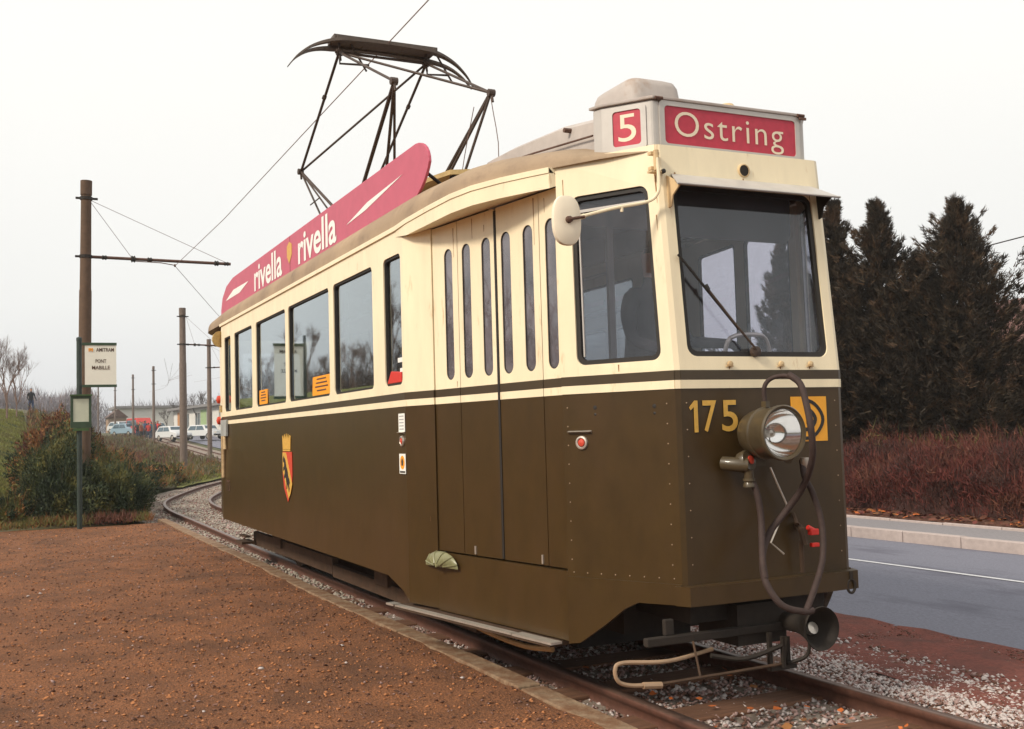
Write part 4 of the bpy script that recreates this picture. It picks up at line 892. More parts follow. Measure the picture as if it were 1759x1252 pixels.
# ---- separate things carried by the tram
def card(name, x0, x1, z0, z1, mt, label, tilt=0):
    o = empty(name, ((x0 + x1) / 2, -1.065, z0), label, 'notice', 'orange notices standing in the side windows')
    b = MB(); b.plate(lambda u, v, w: (u + tilt * (v - z0), -1.082 + w, v), rrect(x0, z0, x1, z1, .012), (), .003); b.build('card', mt, o)
    b = MB()
    for k in range(4):
        w_ = (x1 - x0) * (.5 + .3 * ((k * 7) % 3) / 3); cx = (x0 + x1) / 2 + tilt * .06; z = z1 - .03 - k * (z1 - z0 - .05) / 3.4
        b.add([(cx - w_ / 2, -1.0835, z), (cx + w_ / 2, -1.0835, z), (cx + w_ / 2, -1.0835, z + .012), (cx - w_ / 2, -1.0835, z + .012)], [(0, 1, 2, 3)])
    b.build('printed_lines', M_rust, o)
card('window_notice', -6.70, -6.33, 1.737, 1.882, M_orange, 'upright orange notice in the third side window from the rear of the tram')
card('window_notice', -4.62, -4.05, 1.737, 1.895, M_orange, 'wider leaning orange notice in the fourth side window from the rear', .12)
o = empty('red_reflection', (-2.5, -1.085, 1.733), 'red reflection shaped as a slab with a pale catch in the narrow window nearest the doors', 'box')  # red reflection in the window glass, built as a thin slab
b = MB(); b.add([(-2.62, -1.094, 1.733), (-2.33, -1.094, 1.733), (-2.33, -1.094, 1.80), (-2.54, -1.094, 1.815), (-2.62, -1.078, 1.733), (-2.33, -1.078, 1.733), (-2.33, -1.078, 1.80), (-2.54, -1.078, 1.815)], [(0, 1, 2, 3), (4, 5, 6, 7), (0, 1, 5, 4), (1, 2, 6, 5), (2, 3, 7, 6), (3, 0, 4, 7)]); b.build('slab', M_redpl, o, bevel=.004)
b = MB(); b.box((-2.40, -1.092, 1.865), (-2.31, -1.080, 1.895)); b.box((-2.36, -1.092, 1.80), (-2.31, -1.080, 1.825)); b.build('fleck', M_paper, o)

# rust runs and scuffs that belong to the old paint
M_run = mat('rust_run', (.30, .15, .055), .8, .3, 30)
b = MB()
def run(fn, u, z0, z1, w):
    zs = np.linspace(z0, z1, 6); L_ = [(u - w * (1 - .75 * k / 5) / 2 + random.uniform(-.0008, .0008), z) for k, z in enumerate(zs)]; R_ = [(u + w * (1 - .75 * k / 5) / 2 + random.uniform(-.0008, .0008), z) for k, z in enumerate(zs)]
    b.plate(lambda a, c, w_: fn(a, c, w_ - .0012), L_ + R_[::-1], (), .0010)
fdoor = segf(tuple(DA), tuple(DO)); ffr = segf(*SEG['front']); fcb = segf(*SEG['cab'])
for u_, a, c, w in ((.255, 2.64, 2.46, .006), (.47, 2.66, 2.54, .007), (1.10, 2.66, 2.40, .008), (1.20, 2.64, 2.56, .005), (.60, 2.60, 2.56, .006), (.262, 1.70, 1.665, .005)): run(fdoor, u_, a, c, w)
for y_ in (-.20, .12, .31): run(ffr, y_ + .495, 1.684, 1.664, .014)
for u_, a, c, w in ((.652, 2.66, 2.50, .010), (.640, 2.44, 2.36, .006), (.05, 2.70, 2.52, .006), (.35, 1.706, 1.67, .008)): run(fcb, u_, a, c, w)
for u_, a, c, w in ((.93, 2.62, 2.50, .006), (.075, 2.66, 2.60, .010), (.50, 2.66, 2.63, .008)): run(ffr, u_, a, c, w)
b.build('rust_streaks', M_run, tram)['kind'] = 'stuff'

# ------------------------------------------------------------------ vegetation
def tris_from(P, D, Ln, Wd, jit=.3):
    """one narrow leaf or twig triangle per point: P origin, D direction"""
    n = len(P); D = D + RNG.normal(0, jit, (n, 3)); D /= np.linalg.norm(D, axis=1)[:, None] + 1e-9
    A = np.cross(D, RNG.normal(0, 1, (n, 3))); A /= np.linalg.norm(A, axis=1)[:, None] + 1e-9
    V = np.stack([P - A * Wd[:, None], P + A * Wd[:, None], P + D * Ln[:, None]], 1).reshape(-1, 3)
    return V, np.arange(n * 3).reshape(n, 3)
def crown_mesh(name, V, F, mats, w, parent, clump=None):
    n = len(F)
    if clump is None: mi = RNG.choice(len(mats), n, p=np.array(w) / sum(w))
    else:
        q = clump + RNG.normal(0, .16, n); cs_ = np.cumsum(np.array(w) / sum(w)); r = np.argsort(np.argsort(q)) / n; mi = np.searchsorted(cs_, r); mi = np.clip(mi, 0, len(mats) - 1)
    return fast_mesh(name, V, F, mats, parent, mi)
def noise3(P, s, o=0): return np.array([mnoise.noise(Vector((p[0] * s + o, p[1] * s, p[2] * s))) for p in P])
def conifer(x, y, H, R, label, nb=620, seed=0, mats=None):
    z0 = gz(x, y); t = empty('conifer_tree', (x, y, z0), label, 'tree', 'conifers behind the hedge')
    b = MB(); b.tube([(x, y, z0 - .1), (x + .03, y, z0 + H * .5), (x, y, z0 + H * .97)], [.13, .07, .008], 7); b.build('trunk', M_bark, t)
    Ps = []; Ds = []; Ls = []
    for i in range(nb):
        h = (i + RNG.random()) / nb; h = 1 - (1 - h) ** 1.15; az = RNG.random() * 6.283 + seed
        base_r = (1 - h) ** .95 * 1.28
        rad = R * min(1.0, base_r) * (.58 + .52 * RNG.random()) * (1 + .26 * math.sin(az * 3 + h * 7 + seed) + .12 * math.sin(az * 5 - h * 17)) + .05
        if RNG.random() < .14: rad = rad * 1.25 + .05
        o = np.array([x, y, z0 + .05 + h * (H * .97)]); d = np.array([math.cos(az), math.sin(az), 0]); side = np.array([-d[1], d[0], 0])
        m_ = max(8, int(34 * rad / R + 10)); s_ = RNG.random(m_) ** .60
        up_ = .50 + .15 * h + RNG.normal(0, .12)
        P = o[None] + d[None] * (s_ * rad)[:, None]; P[:, 2] += up_ * s_ ** 1.5 * rad - .10 * rad * np.sin(s_ * 3.14)
        sgn = RNG.choice([-1, 1], m_); wd = (.16 * rad + .015) * (1.05 - s_); P += side[None] * (sgn * RNG.random(m_) * wd)[:, None]; P[:, 2] += RNG.normal(0, .02, m_)
        Dd = d[None] * .75 + np.array([0, 0, .45 + .5 * h])[None] + side[None] * (sgn * RNG.uniform(.1, .8, m_))[:, None]
        Ps.append(P); Ds.append(Dd); Ls.append(np.full(m_, .075 + .05 * rad / R))
    nt_ = 40; Pt = np.stack([x + RNG.normal(0, .025, nt_), y + RNG.normal(0, .025, nt_), z0 + H * RNG.uniform(.90, 1.0, nt_)], 1); Ps.append(Pt); Ds.append(np.stack([RNG.normal(0, .4, nt_), RNG.normal(0, .4, nt_), np.full(nt_, .9)], 1)); Ls.append(np.full(nt_, .09))
    P = np.concatenate(Ps); D = np.concatenate(Ds); Ln = np.concatenate(Ls) * RNG.uniform(.6, 1.35, len(P))
    allV = []; allF = []; k = 0
    for rep in range(8):
        V, F = tris_from(P + RNG.normal(0, .020, P.shape), D, Ln, Ln * .085, .34); allV.append(V); allF.append(F + k); k += len(V)
    cl = np.tile(noise3(P, 3.4, seed) * 2, 8) + RNG.normal(0, .3, 8 * len(P))
    crown_mesh('crown', np.concatenate(allV), np.concatenate(allF), [M_con1, M_con2, M_con3], [50, 30, 20], t, cl)
    return t
conifer(-11.98, 11.5, 5.85, 1.20, 'slim dark conifer half hidden behind the right edge of the tram', 520, 1.0)
conifer(-11.3, 12.0, 5.72, 1.50, 'dark conifer with a ragged twin top, middle one of the conifers', 640, 2.3)
conifer(-11.3, 13.0, 4.7, 1.35, 'lower dark conifer filling the gap between the two tallest conifers', 480, 5.2)
conifer(-10.25, 12.95, 5.62, 1.85, 'broad dark conifer with a pointed top at the right end of the row', 820, 4.1)
conifer(-9.3, 14.2, 3.0, 1.1, 'small dark conifer beside the broad one at the right picture edge', 420, 3.1)
conifer(-14.2, 12.0, 5.4, 1.2, 'dark conifer behind the tram, seen through its windscreen', 420, 6.1)

def hedge(name, x0, x1, y0, y1, h, n, mats, w, label, cat, seed=0, lean=.25, top=.18):
    z0 = 0; t = empty(name, ((x0 + x1) / 2, (y0 + y1) / 2, z0), label, cat)
    X = RNG.uniform(x0, x1, n); v = RNG.random(n); Y = y0 + (y1 - y0) * v ** 1.5; hh = h * (1 + top * noise3(np.stack([X, Y, X * 0], 1), .9, seed) * 2 + top * .6 * noise3(np.stack([X, Y, X * 0], 1), 3.1, seed + 9))
    shoulder = 1 - np.clip(.35 - (Y - y0), 0, 1) * .9
    Z = hh * shoulder * RNG.random(n) ** .55
    Y = Y + .22 * noise3(np.stack([X, Z * 1.2, X * 0], 1), 1.4, seed + 3)
    P = np.stack([X, Y, Z], 1); D = np.stack([RNG.normal(0, .35, n), -.3 + RNG.normal(0, .3, n), np.full(n, .9)], 1)
    Ln = RNG.uniform(.05, .15, n); V, F = tris_from(P, D, Ln, Ln * .055 + .0015, .45)
    m2 = n // 7; Q = P[RNG.integers(0, n, m2)]; L2 = RNG.uniform(.15, .34, m2); V2, F2 = tris_from(Q, np.stack([RNG.normal(0, .3, m2), RNG.normal(-.1, .3, m2), np.ones(m2)], 1), L2, np.full(m2, .004), .2)
    cl = noise3(P, 1.6, seed) * 2; cl2 = np.full(m2, .6)
    crown_mesh('foliage', np.concatenate([V, V2]), np.concatenate([F, F2 + len(V)]), mats, w, t, np.concatenate([cl, cl2]))
    b = MB(); nx = 40
    vs = []
    for i in range(nx + 1):
        x = x0 + (x1 - x0) * i / nx; hz = h * (.70 + .1 * mnoise.noise(Vector((x * .9 + seed, 0, 0))))
        for (yy, zz) in ((y0 + .22, -.05), (y0 + .32, hz * .75), (y0 + .6, hz), (y1, hz), (y1, -.05)): vs.append((x, yy + .12 * mnoise.noise(Vector((x * 1.3, zz * 2, seed))), zz))
    fs = [(i * 5 + j, i * 5 + j + 1, i * 5 + 6 + j, i * 5 + 5 + j) for i in range(nx) for j in range(4)]; b.add(vs, fs); b.build('woody_core', M_hed2, t)
    return t
hedge('hedge', -26, -1.2, 8.55, 10.4, .93, 140000, [M_hed2, M_hed1, M_hed3], [34, 48, 18], 'low reddish brown hedge along the far pavement', 'hedge', 0)
hedge('undergrowth', -10.6, -3.0, 10.3, 11.5, 1.12, 22000, [M_hed2, M_hed3, M_hed1, M_sg2], [30, 34, 22, 10], 'taller straggly brown bushes behind the right end of the hedge', 'bush', 7, top=.35)

def shrub(name, x, y, rx, ry, h, n, mats, w, label, cat='shrub', group=None, leaf=.06, seed=0, z=None, up=.5, lump=.35, twl=.3):
    z0 = gz(x, y) if z is None else z; t = empty(name, (x, y, z0), label, cat, group)
    th = RNG.random(n) * 6.283; u = RNG.random(n); ph = np.arcsin(u ** .8); rr = RNG.random(n) ** .33
    U = np.stack([np.cos(th) * np.cos(ph), np.sin(th) * np.cos(ph), np.sin(ph)], 1)
    k = 1 + lump * noise3(U, 1.7, seed) * 1.6 + lump * .5 * noise3(U, 4.5, seed + 5)
    P = U * (rr * k)[:, None] * np.array([rx, ry, h])[None]; base = P * .0; P[:, 2] = np.abs(P[:, 2])
    P += np.array([x, y, z0])[None]
    D = U * .7 + np.array([0, 0, up])[None]; Ln = leaf * RNG.uniform(.5, 1.5, n)
    V, F = tris_from(P, D, Ln, Ln * .20 + .0015, .55)
    m2 = n // 10; idx = RNG.integers(0, n, m2); Q = P[idx]; L2 = RNG.uniform(.4, 1.3, m2) * twl; V2, F2 = tris_from(Q, D[idx], L2, np.full(m2, .005), .25)
    cl = noise3(U, 2.6, seed + 2) * 1.8 + (rr - .6) * .8; crown_mesh('foliage', np.concatenate([V, V2]), np.concatenate([F, F2 + len(V)]), mats, w, t, np.concatenate([cl, cl[idx]]))
    b = MB()
    for i in range(7):
        a = i * .9 + seed; b.tube([(x + .06 * math.cos(a), y + .06 * math.sin(a), z0 - .05), (x + rx * .3 * math.cos(a), y + ry * .3 * math.sin(a), z0 + h * .4), (x + rx * .55 * math.cos(a), y + ry * .55 * math.sin(a), z0 + h * .75)], [.018, .012, .005], 5)
    build_each(b, 'stem', M_bark, t); return t
DG = ([M_sg4, M_sg1, M_sg2], [50, 36, 14]); OL = ([M_sg1, M_sg2, M_sg3, M_sg4], [26, 40, 16, 18]); RU = ([M_sg3, M_hed3, M_sg2, M_hed2], [46, 26, 12, 16]); RD = ([M_hed3, M_hed1, M_sg3, M_hed2], [38, 22, 22, 18])
# dark evergreens right behind the stop post
shrub('shrub', -16.9, -2.55, 1.3, .70, 1.20, 26000, *DG, label='very dark green bush right behind the green stop post', seed=1, leaf=.055)
shrub('shrub', -17.1, -1.55, 1.3, .62, .98, 22000, *DG, label='low dark green bush just right of the stop post, nearest the track', seed=2, leaf=.055)
shrub('shrub', -16.9, -3.3, 1.2, .55, .42, 12000, *OL, label='low olive bush at the far left corner of the platform', seed=3, leaf=.055)
shrub('shrub', -19.5, -2.45, 1.6, .9, 1.5, 26000, *OL, label='tall olive and brown bush behind the dark green one', seed=4)
shrub('shrub', -19.6, -1.25, 1.5, .62, .85, 16000, *OL, label='olive bush between the stop post and the bend of the rail', seed=5)
shrub('shrub', -22.5, -2.35, 1.8, .75, 1.85, 26000, *RU, label='rust brown bush rising left of the stop post', seed=6, leaf=.08)
shrub('shrub', -22.8, -1.35, 1.7, .85, 1.15, 18000, *OL, label='yellowish green bush behind the rail bend', seed=7, leaf=.07)
shrub('shrub', -26.3, -1.9, 2.2, 1.05, 1.9, 20000, *RU, label='rusty orange bush behind the timetable case', seed=8, leaf=.09)
shrub('shrub', -30, -2.15, 2.2, .65, 1.1, 16000, *RD, label='red brown bush crest below the walking person', seed=9, leaf=.09)
shrub('shrub', -29, -.4, 2.2, 1.3, .95, 18000, *OL, label='broad olive bush left of the second mast', seed=10, leaf=.09)
shrub('shrub', -36, -1.2, 2.6, 1.5, 1.0, 16000, *RD, label='red brown bush on the bank right of the timetable case', seed=11, leaf=.12)
shrub('shrub', -33, 1.1, 2.2, 1.0, .62, 10000, *OL, label='low green bush at the foot of the second mast', seed=12, leaf=.09)
def cover(name, n, xf, yf, hf, mats, w, label, ln=(.08, .25), wd=.012, cell=1.2, seed=0):
    X = xf(n); Y = yf(X, n); H = hf(X, Y) * (.35 + .65 * RNG.random(n)) * np.clip(.75 + 1.1 * noise3(np.stack([X, Y, X * 0], 1), 1 / cell, seed), .15, 2)
    Z = np.array([gz(a, b) for a, b in zip(X, Y)]); P = np.stack([X, Y, Z + H * RNG.random(n) ** .6], 1); D = np.stack([RNG.normal(0, .4, n), RNG.normal(0, .4, n), np.ones(n)], 1)
    L = RNG.uniform(*ln, n); V, F = tris_from(P, D, L, np.full(n, wd) * (L / ln[1]) ** .5, .25)
    o = crown_mesh(name, V, F, mats, w, None, noise3(P, .9, seed + 4) * 2); return tag(o, label, None, None, 'stuff')
cover('thicket', 85000, lambda n: -19 - 45 * RNG.random(n) ** 1.35, lambda X, n: -3.467 + .020 * (4.34 - X) + RNG.random(n) * (1.9 + (-19 - X) * .10), lambda X, Y: np.full(len(X), .62), [M_hed3, M_sg3, M_sg2, M_sg1], [32, 30, 24, 14], 'rust brown and olive undergrowth covering the bank left of the track', (.12, .34), .022, 2.2, 3)
cover('weeds', 36000, lambda n: -21 - 30 * RNG.random(n) ** 1.2, lambda X, n: -1.0 + (np.array([ty(a) for a in X]) - 1.6 + 1.0) * (.25 + .75 * RNG.random(n)), lambda X, Y: np.full(len(X), .34), [M_sg5, M_sg2, M_sg3, M_sg1], [24, 30, 26, 20], 'grey green and brown weeds between the bushes and the track bend', (.08, .24), .014, 1.6, 8)
cover('weeds', 30000, lambda n: -50 - 62 * RNG.random(n), lambda X, n: 0.5 + (np.array([ty(a) for a in X]) - 1.9 - .5) * RNG.random(n) ** .6, lambda X, Y: np.full(len(X), .42), [M_sg5, M_sg2, M_hed3, M_sg1], [30, 26, 30, 14], 'brown and grey weeds along the distant masts', (.12, .36), .03, 2.5, 18)
def wood0(n, y0, y1, x0, x1, h):
    X = RNG.uniform(x0, x1, n); Y = RNG.uniform(y0, y1, n); hh = h * (.6 + .7 * np.array([mnoise.noise(Vector((a * .3, b * .3, 4))) for a, b in zip(X, Y)]) + .2 * RNG.random(n)); zb = np.array([gz(a, b) for a, b in zip(X, Y)])
    P = np.stack([X, Y, zb + np.abs(hh) * RNG.random(n)], 1); D = np.stack([RNG.normal(0, .25, n), RNG.normal(0, .25, n), np.ones(n)], 1); Lg = RNG.uniform(.5, 1.6, n)
    V, F = tris_from(P, D, Lg, np.full(n, .022), .15); tag(crown_mesh('bank_wood', V, F, [M_twigd, M_twig, M_hed2], [50, 30, 20], None), 'bare thicket on the bank mirrored in the tram windows', None, None, 'stuff')
wood0(16000, -30, -13, -80, -16, 2.0)
cover('bank_grass', 90000, lambda n: -22 - 44 * RNG.random(n) ** 1.2, lambda X, n: -2.35 - 5.0 * RNG.random(n) ** 1.3, lambda X, Y: np.full(len(X), .10), [M_sg2, M_grass, M_sg1], [24, 60, 12], 'short green grass on the bank at the left edge', (.05, .12), .012, 2, 5)
cover('verge_grass', 26000, lambda n: -33 - 24 * RNG.random(n), lambda X, n: np.array([ty(a) for a in X]) - 1.3 - RNG.random(n) * 3.0, lambda X, Y: np.full(len(X), .10), [M_grass, M_sg2, M_sg5], [60, 24, 14], 'green grass strip between the masts and the track', (.05, .13), .012, 2, 6)
cover('platform_edge_weeds', 9000, lambda n: -15.2 - 1.3 * RNG.random(n), lambda X, n: -6.5 + 5.4 * RNG.random(n), lambda X, Y: np.full(len(X), .16), [M_sg3, M_sg2, M_hed3], [40, 24, 24], 'brown dry weeds along the far edge of the platform', (.06, .16), .010, .8, 11)

def bare_tree_mesh(H, seed, spread=.42, depth=6, k0=.03, thin=.62, twigs=3, up=.35):
    rnd = random.Random(seed); b = MB()
    def grow(p, d, L, r, n):
        q = p + d * L; mid = p + d * L * .5 + Vector((rnd.uniform(-1, 1), rnd.uniform(-1, 1), rnd.uniform(-.5, .5))) * L * .06
        b.tube([p, mid, q], [r, r * .85, r * thin], 3 if n < 4 else 5, caps=False)
        if n == 0: return
        kids = 2 + (rnd.random() < .55) + (1 if n <= 2 else 0)
        for i in range(kids):
            a = Vector((rnd.uniform(-1, 1), rnd.uniform(-1, 1), rnd.uniform(-.3, 1))).normalized()
            nd = (d + a * spread * rnd.uniform(.7, 1.5) + Vector((0, 0, up * .3))).normalized()
            grow(p + d * L * rnd.uniform(.55, 1), nd, L * rnd.uniform(.62, .86), r * thin, n - 1)
    grow(Vector((0, 0, -.2)), Vector((0, 0, 1)), H * .26, k0 * H * .5, depth); return b
def bare_tree(x, y, mesh, label, m_, group=None, s=1.0, rot=0, z=None, cat='tree'):
    z0 = gz(x, y) if z is None else z; t = empty('bare_tree', (x, y, z0), label, cat, group)
    o = mesh_obj('branches', mesh, t); o.scale = (s, s, s); o.rotation_euler = (0, 0, rot); return t
def mesh_of(mb, mt):
    o = mb.build('branches', mt); me = o.data; bpy.data.objects.remove(o); return me
BT = [mesh_of(bare_tree_mesh(7, sd, .42), M_twig) for sd in (3, 8, 21)]
BD = [mesh_of(bare_tree_mesh(5, sd, .55, 6, .035), M_twigd) for sd in (5, 6)]
bare_tree(-56.5, -3.25, mesh_of(bare_tree_mesh(5.9, 44, .36, 7, .020), M_twig), "tall bare tree at the left edge above the bank", M_twig)
bare_tree(-60, -2.75, mesh_of(bare_tree_mesh(4.9, 45, .36, 7, .020), M_twig), 'lower bare tree between the left edge and the walking person', M_twig)
for i, (x, y) in enumerate([(-22, -10.5), (-27, -12), (-33, -11.5), (-38, -15), (-44, -13.5), (-50, -18), (-57, -16.5), (-64, -20), (-30, -17), (-48, -23), (-19, -8.8), (-24, -14), (-36, -19), (-41, -10.5), (-54, -13), (-70, -15)]):
    bare_tree(x, y, BT[i % 3], 'bare tree on the bank seen mirrored in the tram windows', M_twig, 'bare trees mirrored in the windows', .50 + .10 * (i % 4), i * 1.3)

# ------------------------------------------------------------------ stop post, masts, wires
st = empty('tram_stop_sign', (-14.925, -2.302, 0), 'green stop post with white name board and small timetable case', 'stop sign')
b = MB(); b.tube([(-14.925, -2.302, -.15), (-14.925, -2.302, 3.12)], .042, 12); b.lathe((-14.925, -2.302, 3.12), (0, 0, 1), [(0, .048), (.05, .045), (.07, 0)], 12); b.build('post', M_signblack, st, smooth=True)
FX = -14.885; fs_ = lambda u, v, w: (FX - w + (u + 2.3) * .05, u, v)
b = MB(); b.plate(fs_, rect(-2.215, 2.37, -1.722, 3.045), (), .02); pn = b.build('name_board', mat('cream_board', (.80, .78, .68), .6, .04), st)
b = MB(); b.plate(lambda u, v, w: fs_(u, v, w - .008), rect(-2.26, 3.040, -1.715, 3.085), (), .04); b.plate(lambda u, v, w: fs_(u, v, w - .008), rect(-2.26, 2.335, -1.715, 2.378), (), .04); build_each(b, 'board_rail', M_signgreen, st)
b = MB(); add_text(b, 'AMITRAM', (FX + .022, -1.90, 2.965), (.05, 1, 0), V3, .28, .062, bold=.02, th=.001)
add_text(b, 'PONT', (FX + .022, -1.965, 2.775), (.05, 1, 0), V3, .17, .060, bold=.015, th=.001); add_text(b, 'MABILLE', (FX + .022, -1.965, 2.665), (.05, 1, 0), V3, .28, .062, bold=.015, th=.001); b.build('lettering', mat('brown_print', (.09, .045, .03), .8), pn)
b = MB(); o_ = (FX + .012, -2.125, 2.965)
for k in range(3): poly3(b, rect(-.032 + k * .025, -.030 + .01 * (k % 2), -.016 + k * .025, .028), o_, (.05, 1, 0), V3, .004)
poly3(b, rect(-.035, .005, .037, .018), o_, (.05, 1, 0), V3, .005); b.build('orange_logo', M_orange, pn)
cs_ = MB(); cs_.plate(lambda u, v, w: (FX + .02 - w, u, v), rect(-2.440, 1.66, -2.116, 2.205), [rect(-2.400, 1.76, -2.156, 2.145)], .06); tcse = cs_.build('timetable_case', M_signgreen, st)
b = MB(); b.box((FX + .0, -2.41, 1.75), (FX + .012, -2.15, 2.155)); b.build('timetable', mat('greenish_paper', (.52, .55, .43), .7, .06), tcse)
b = MB(); b.box((FX - .04, -2.40, 1.61), (FX + .03, -2.155, 1.655)); b.box((FX - .04, -2.45, 2.19), (FX + .05, -2.106, 2.215)); build_each(b, 'case_trim', mat('bright_green_trim', (.05, .10, .03), .5), tcse)

sb = empty('stop_board', (-20.0, -4.62, 0), 'white stop board on the bank mirrored in the tram windows', 'stop sign')
b = MB(); b.tube([(-20.02, -5.0, -.1), (-20.02, -5.0, 3.75)], .04, 10); b.build('post', M_signblack, sb)
b = MB(); b.box((-20.01, -4.95, 2.35), (-19.99, -4.28, 3.50)); pn = b.build('name_board', MATS['cream_board'], sb)
b = MB(); b.box((-20.02, -4.98, 3.50), (-19.97, -4.26, 3.56)); b.box((-20.02, -4.98, 2.29), (-19.97, -4.26, 2.35)); build_each(b, 'board_rail', M_signgreen, sb)
b = MB(); add_text(b, 'AMITRAM', (-19.985, -4.62, 3.38), (0, 1, 0), V3, .40, .085, bold=.02, th=.001); add_text(b, 'PONT', (-19.985, -4.62, 3.08), (0, 1, 0), V3, .22, .08, bold=.02, th=.001); add_text(b, 'MABILLE', (-19.985, -4.62, 2.93), (0, 1, 0), V3, .38, .08, bold=.02, th=.001); b.build('lettering', M_ink, pn)

def mast(x, y, H, r, label, mt, cat='mast', band=True, group='tramway masts along the left of the track', lean=(0, 0), arm=None):
    z0 = gz(x, y); t = empty('overhead_mast', (x, y, z0), label, cat, group); lx, ly = lean
    b = MB(); P = lambda h: (x + lx * h, y + ly * h, z0 + h)
    b.lathe(P(-.1), (lx, ly, 1), [(0, r * 1.06), (H * .68, r * 1.0), (H * .685, r * .93), (H * .97, r * .84), (H * .972, r * .95), (H * 1.0 + .1, r * .95), (H + .1, 0)], 14); b.build('shaft', mt, t, smooth=True)
    for h, w in ((H - .36, .06), (H - 1.55, .06)):
        c = MB(); c.lathe(P(h), (lx, ly, 1), [(-.03, r * .9), (-.03, r * 1.02), (.03, r * 1.02), (.03, r * .9)], 12); c.box((x - .02, y - r - .08 + ly * h, z0 + h - .02), (x + .02, y + r + .10 + ly * h, z0 + h + .02)); c.build('clamp', M_dark, t)
    if arm:
        ya, za = arm; hz = za
        b = MB(); b.tube([(x, y + r * .8, z0 + H - 1.55), (x + .1, ya, z0 + hz)], .032, 8); b.build('bracket_arm', M_rust, t)
        b = MB(); L_ = ya - y
        b.tube([(x, y + r, z0 + H - .38), (x + .1, ya - .1, z0 + hz + .03)], .005, 4); b.tube([(x, y + r, z0 + H - .38), (x + .03, y + L_ * .33, z0 + hz + .02)], .005, 4); build_each(b, 'stay_wire', M_wire, t)
        for q, s_ in ((.14, .05), (.33, .075), (.44, .055), (.90, .06), (.97, .045)):
            b = MB(); yy = y + L_ * q; zz = z0 + (H - 1.55) + (hz - H + 1.55) * q; b.lathe((x + .1 * q, yy - .05, zz), (0, 1, 0), [(0, .03), (.02, s_), (.05, s_ * .7), (.08, s_), (.10, .03)], 10); b.build('insulator', M_dark, t)
    return t
mast(-18.713, -2.0, 6.72, .120, 'tallest brown tramway mast with a long bracket arm, behind the stop sign', M_polec, lean=(0, .011), arm=(.92, 5.12))
mast(-42.55, 3.45, 7.05, .15, 'second brown mast, standing by the track bend left of the tram', M_polec2, arm=(4.95, 5.45))
mast(-55.1, 6.676, 6.85, .12, 'third mast, close to the tail of the tram', M_polec2, arm=(8.6, 5.4))
mast(-93.43, 8.47, 6.75, .115, 'thin distant mast beside the crowd, nearest of the distant masts', M_polec2)
mast(-111.6, 8.674, 6.5, .11, 'thin distant mast left of the crowd', M_polec2)
mast(-129.0, 8.5, 6.6, .10, 'thin distant mast right of the name board', M_polec2)
mast(-138.9, 7.4, 6.0, .10, 'most distant thin mast below the name board', M_polec2)
# running wire
w = empty('contact_wire', (0, 0, 5.27), 'thin copper contact wire above the tram', 'wire')
b = MB(); b.tube([(14, .0, 5.34), (4, .0, 5.31), (-4.44, 0, 5.29), (-9, 0, 5.255), (-14, -.06, 5.14), (-18.65, -.215, 5.04), (-26.2, 1.89, 5.03), (-34, 4.1, 5.03), (-42.5, 5.9, 5.05), (-55, 8.6, 5.05), (-80, 9.8, 5.9)], .006, 5); b.build('conductor', M_wire, w)
b = MB(); b.tube([(-18.62, -1.0, 5.10), (-18.63, -.5, 5.09), (-18.65, -.2, 5.05)], .010, 5); b.lathe((-18.65, -.215, 5.02), (0, 0, 1), [(0, .02), (.05, .02), (.06, 0)], 8); b.build('steady_arm', M_rust, w)
w = empty('overhead_cable', (-20, 28, 7.4), 'dark overhead cable beside the conifers at the right edge', 'cable')
b = MB(); b.tube([(-45, 45, 9.0), (-30, 34.5, 7.5), (-21.45, 27.1, 7.30), (-20.62, 27.79, 7.50), (-12, 33, 9)][1:4], .022, 5); b.tube([(-21.45, 27.1, 7.366), (-26, 24.0, 6.9)], .022, 5); b.build('strand', M_dark, w)
for i in range(5):
    y = 5.6 + i * .5
    w = empty('span_wire', (-100, y + 3, 7.2), 'faint wire crossing the pale sky above the distant street', 'wire', 'faint wires over the distant street')
    b = MB(); b.tube([(-60 - i * 4, 5 + i, 6.2), (-85 - i * 8, 8.5 + i * 1.1, 5.9 + i * .55), (-118 - i * 6, 11 + i * 2, 6.9 + i * .9)], .008, 4, 4); b.build('strand', M_wire, w)

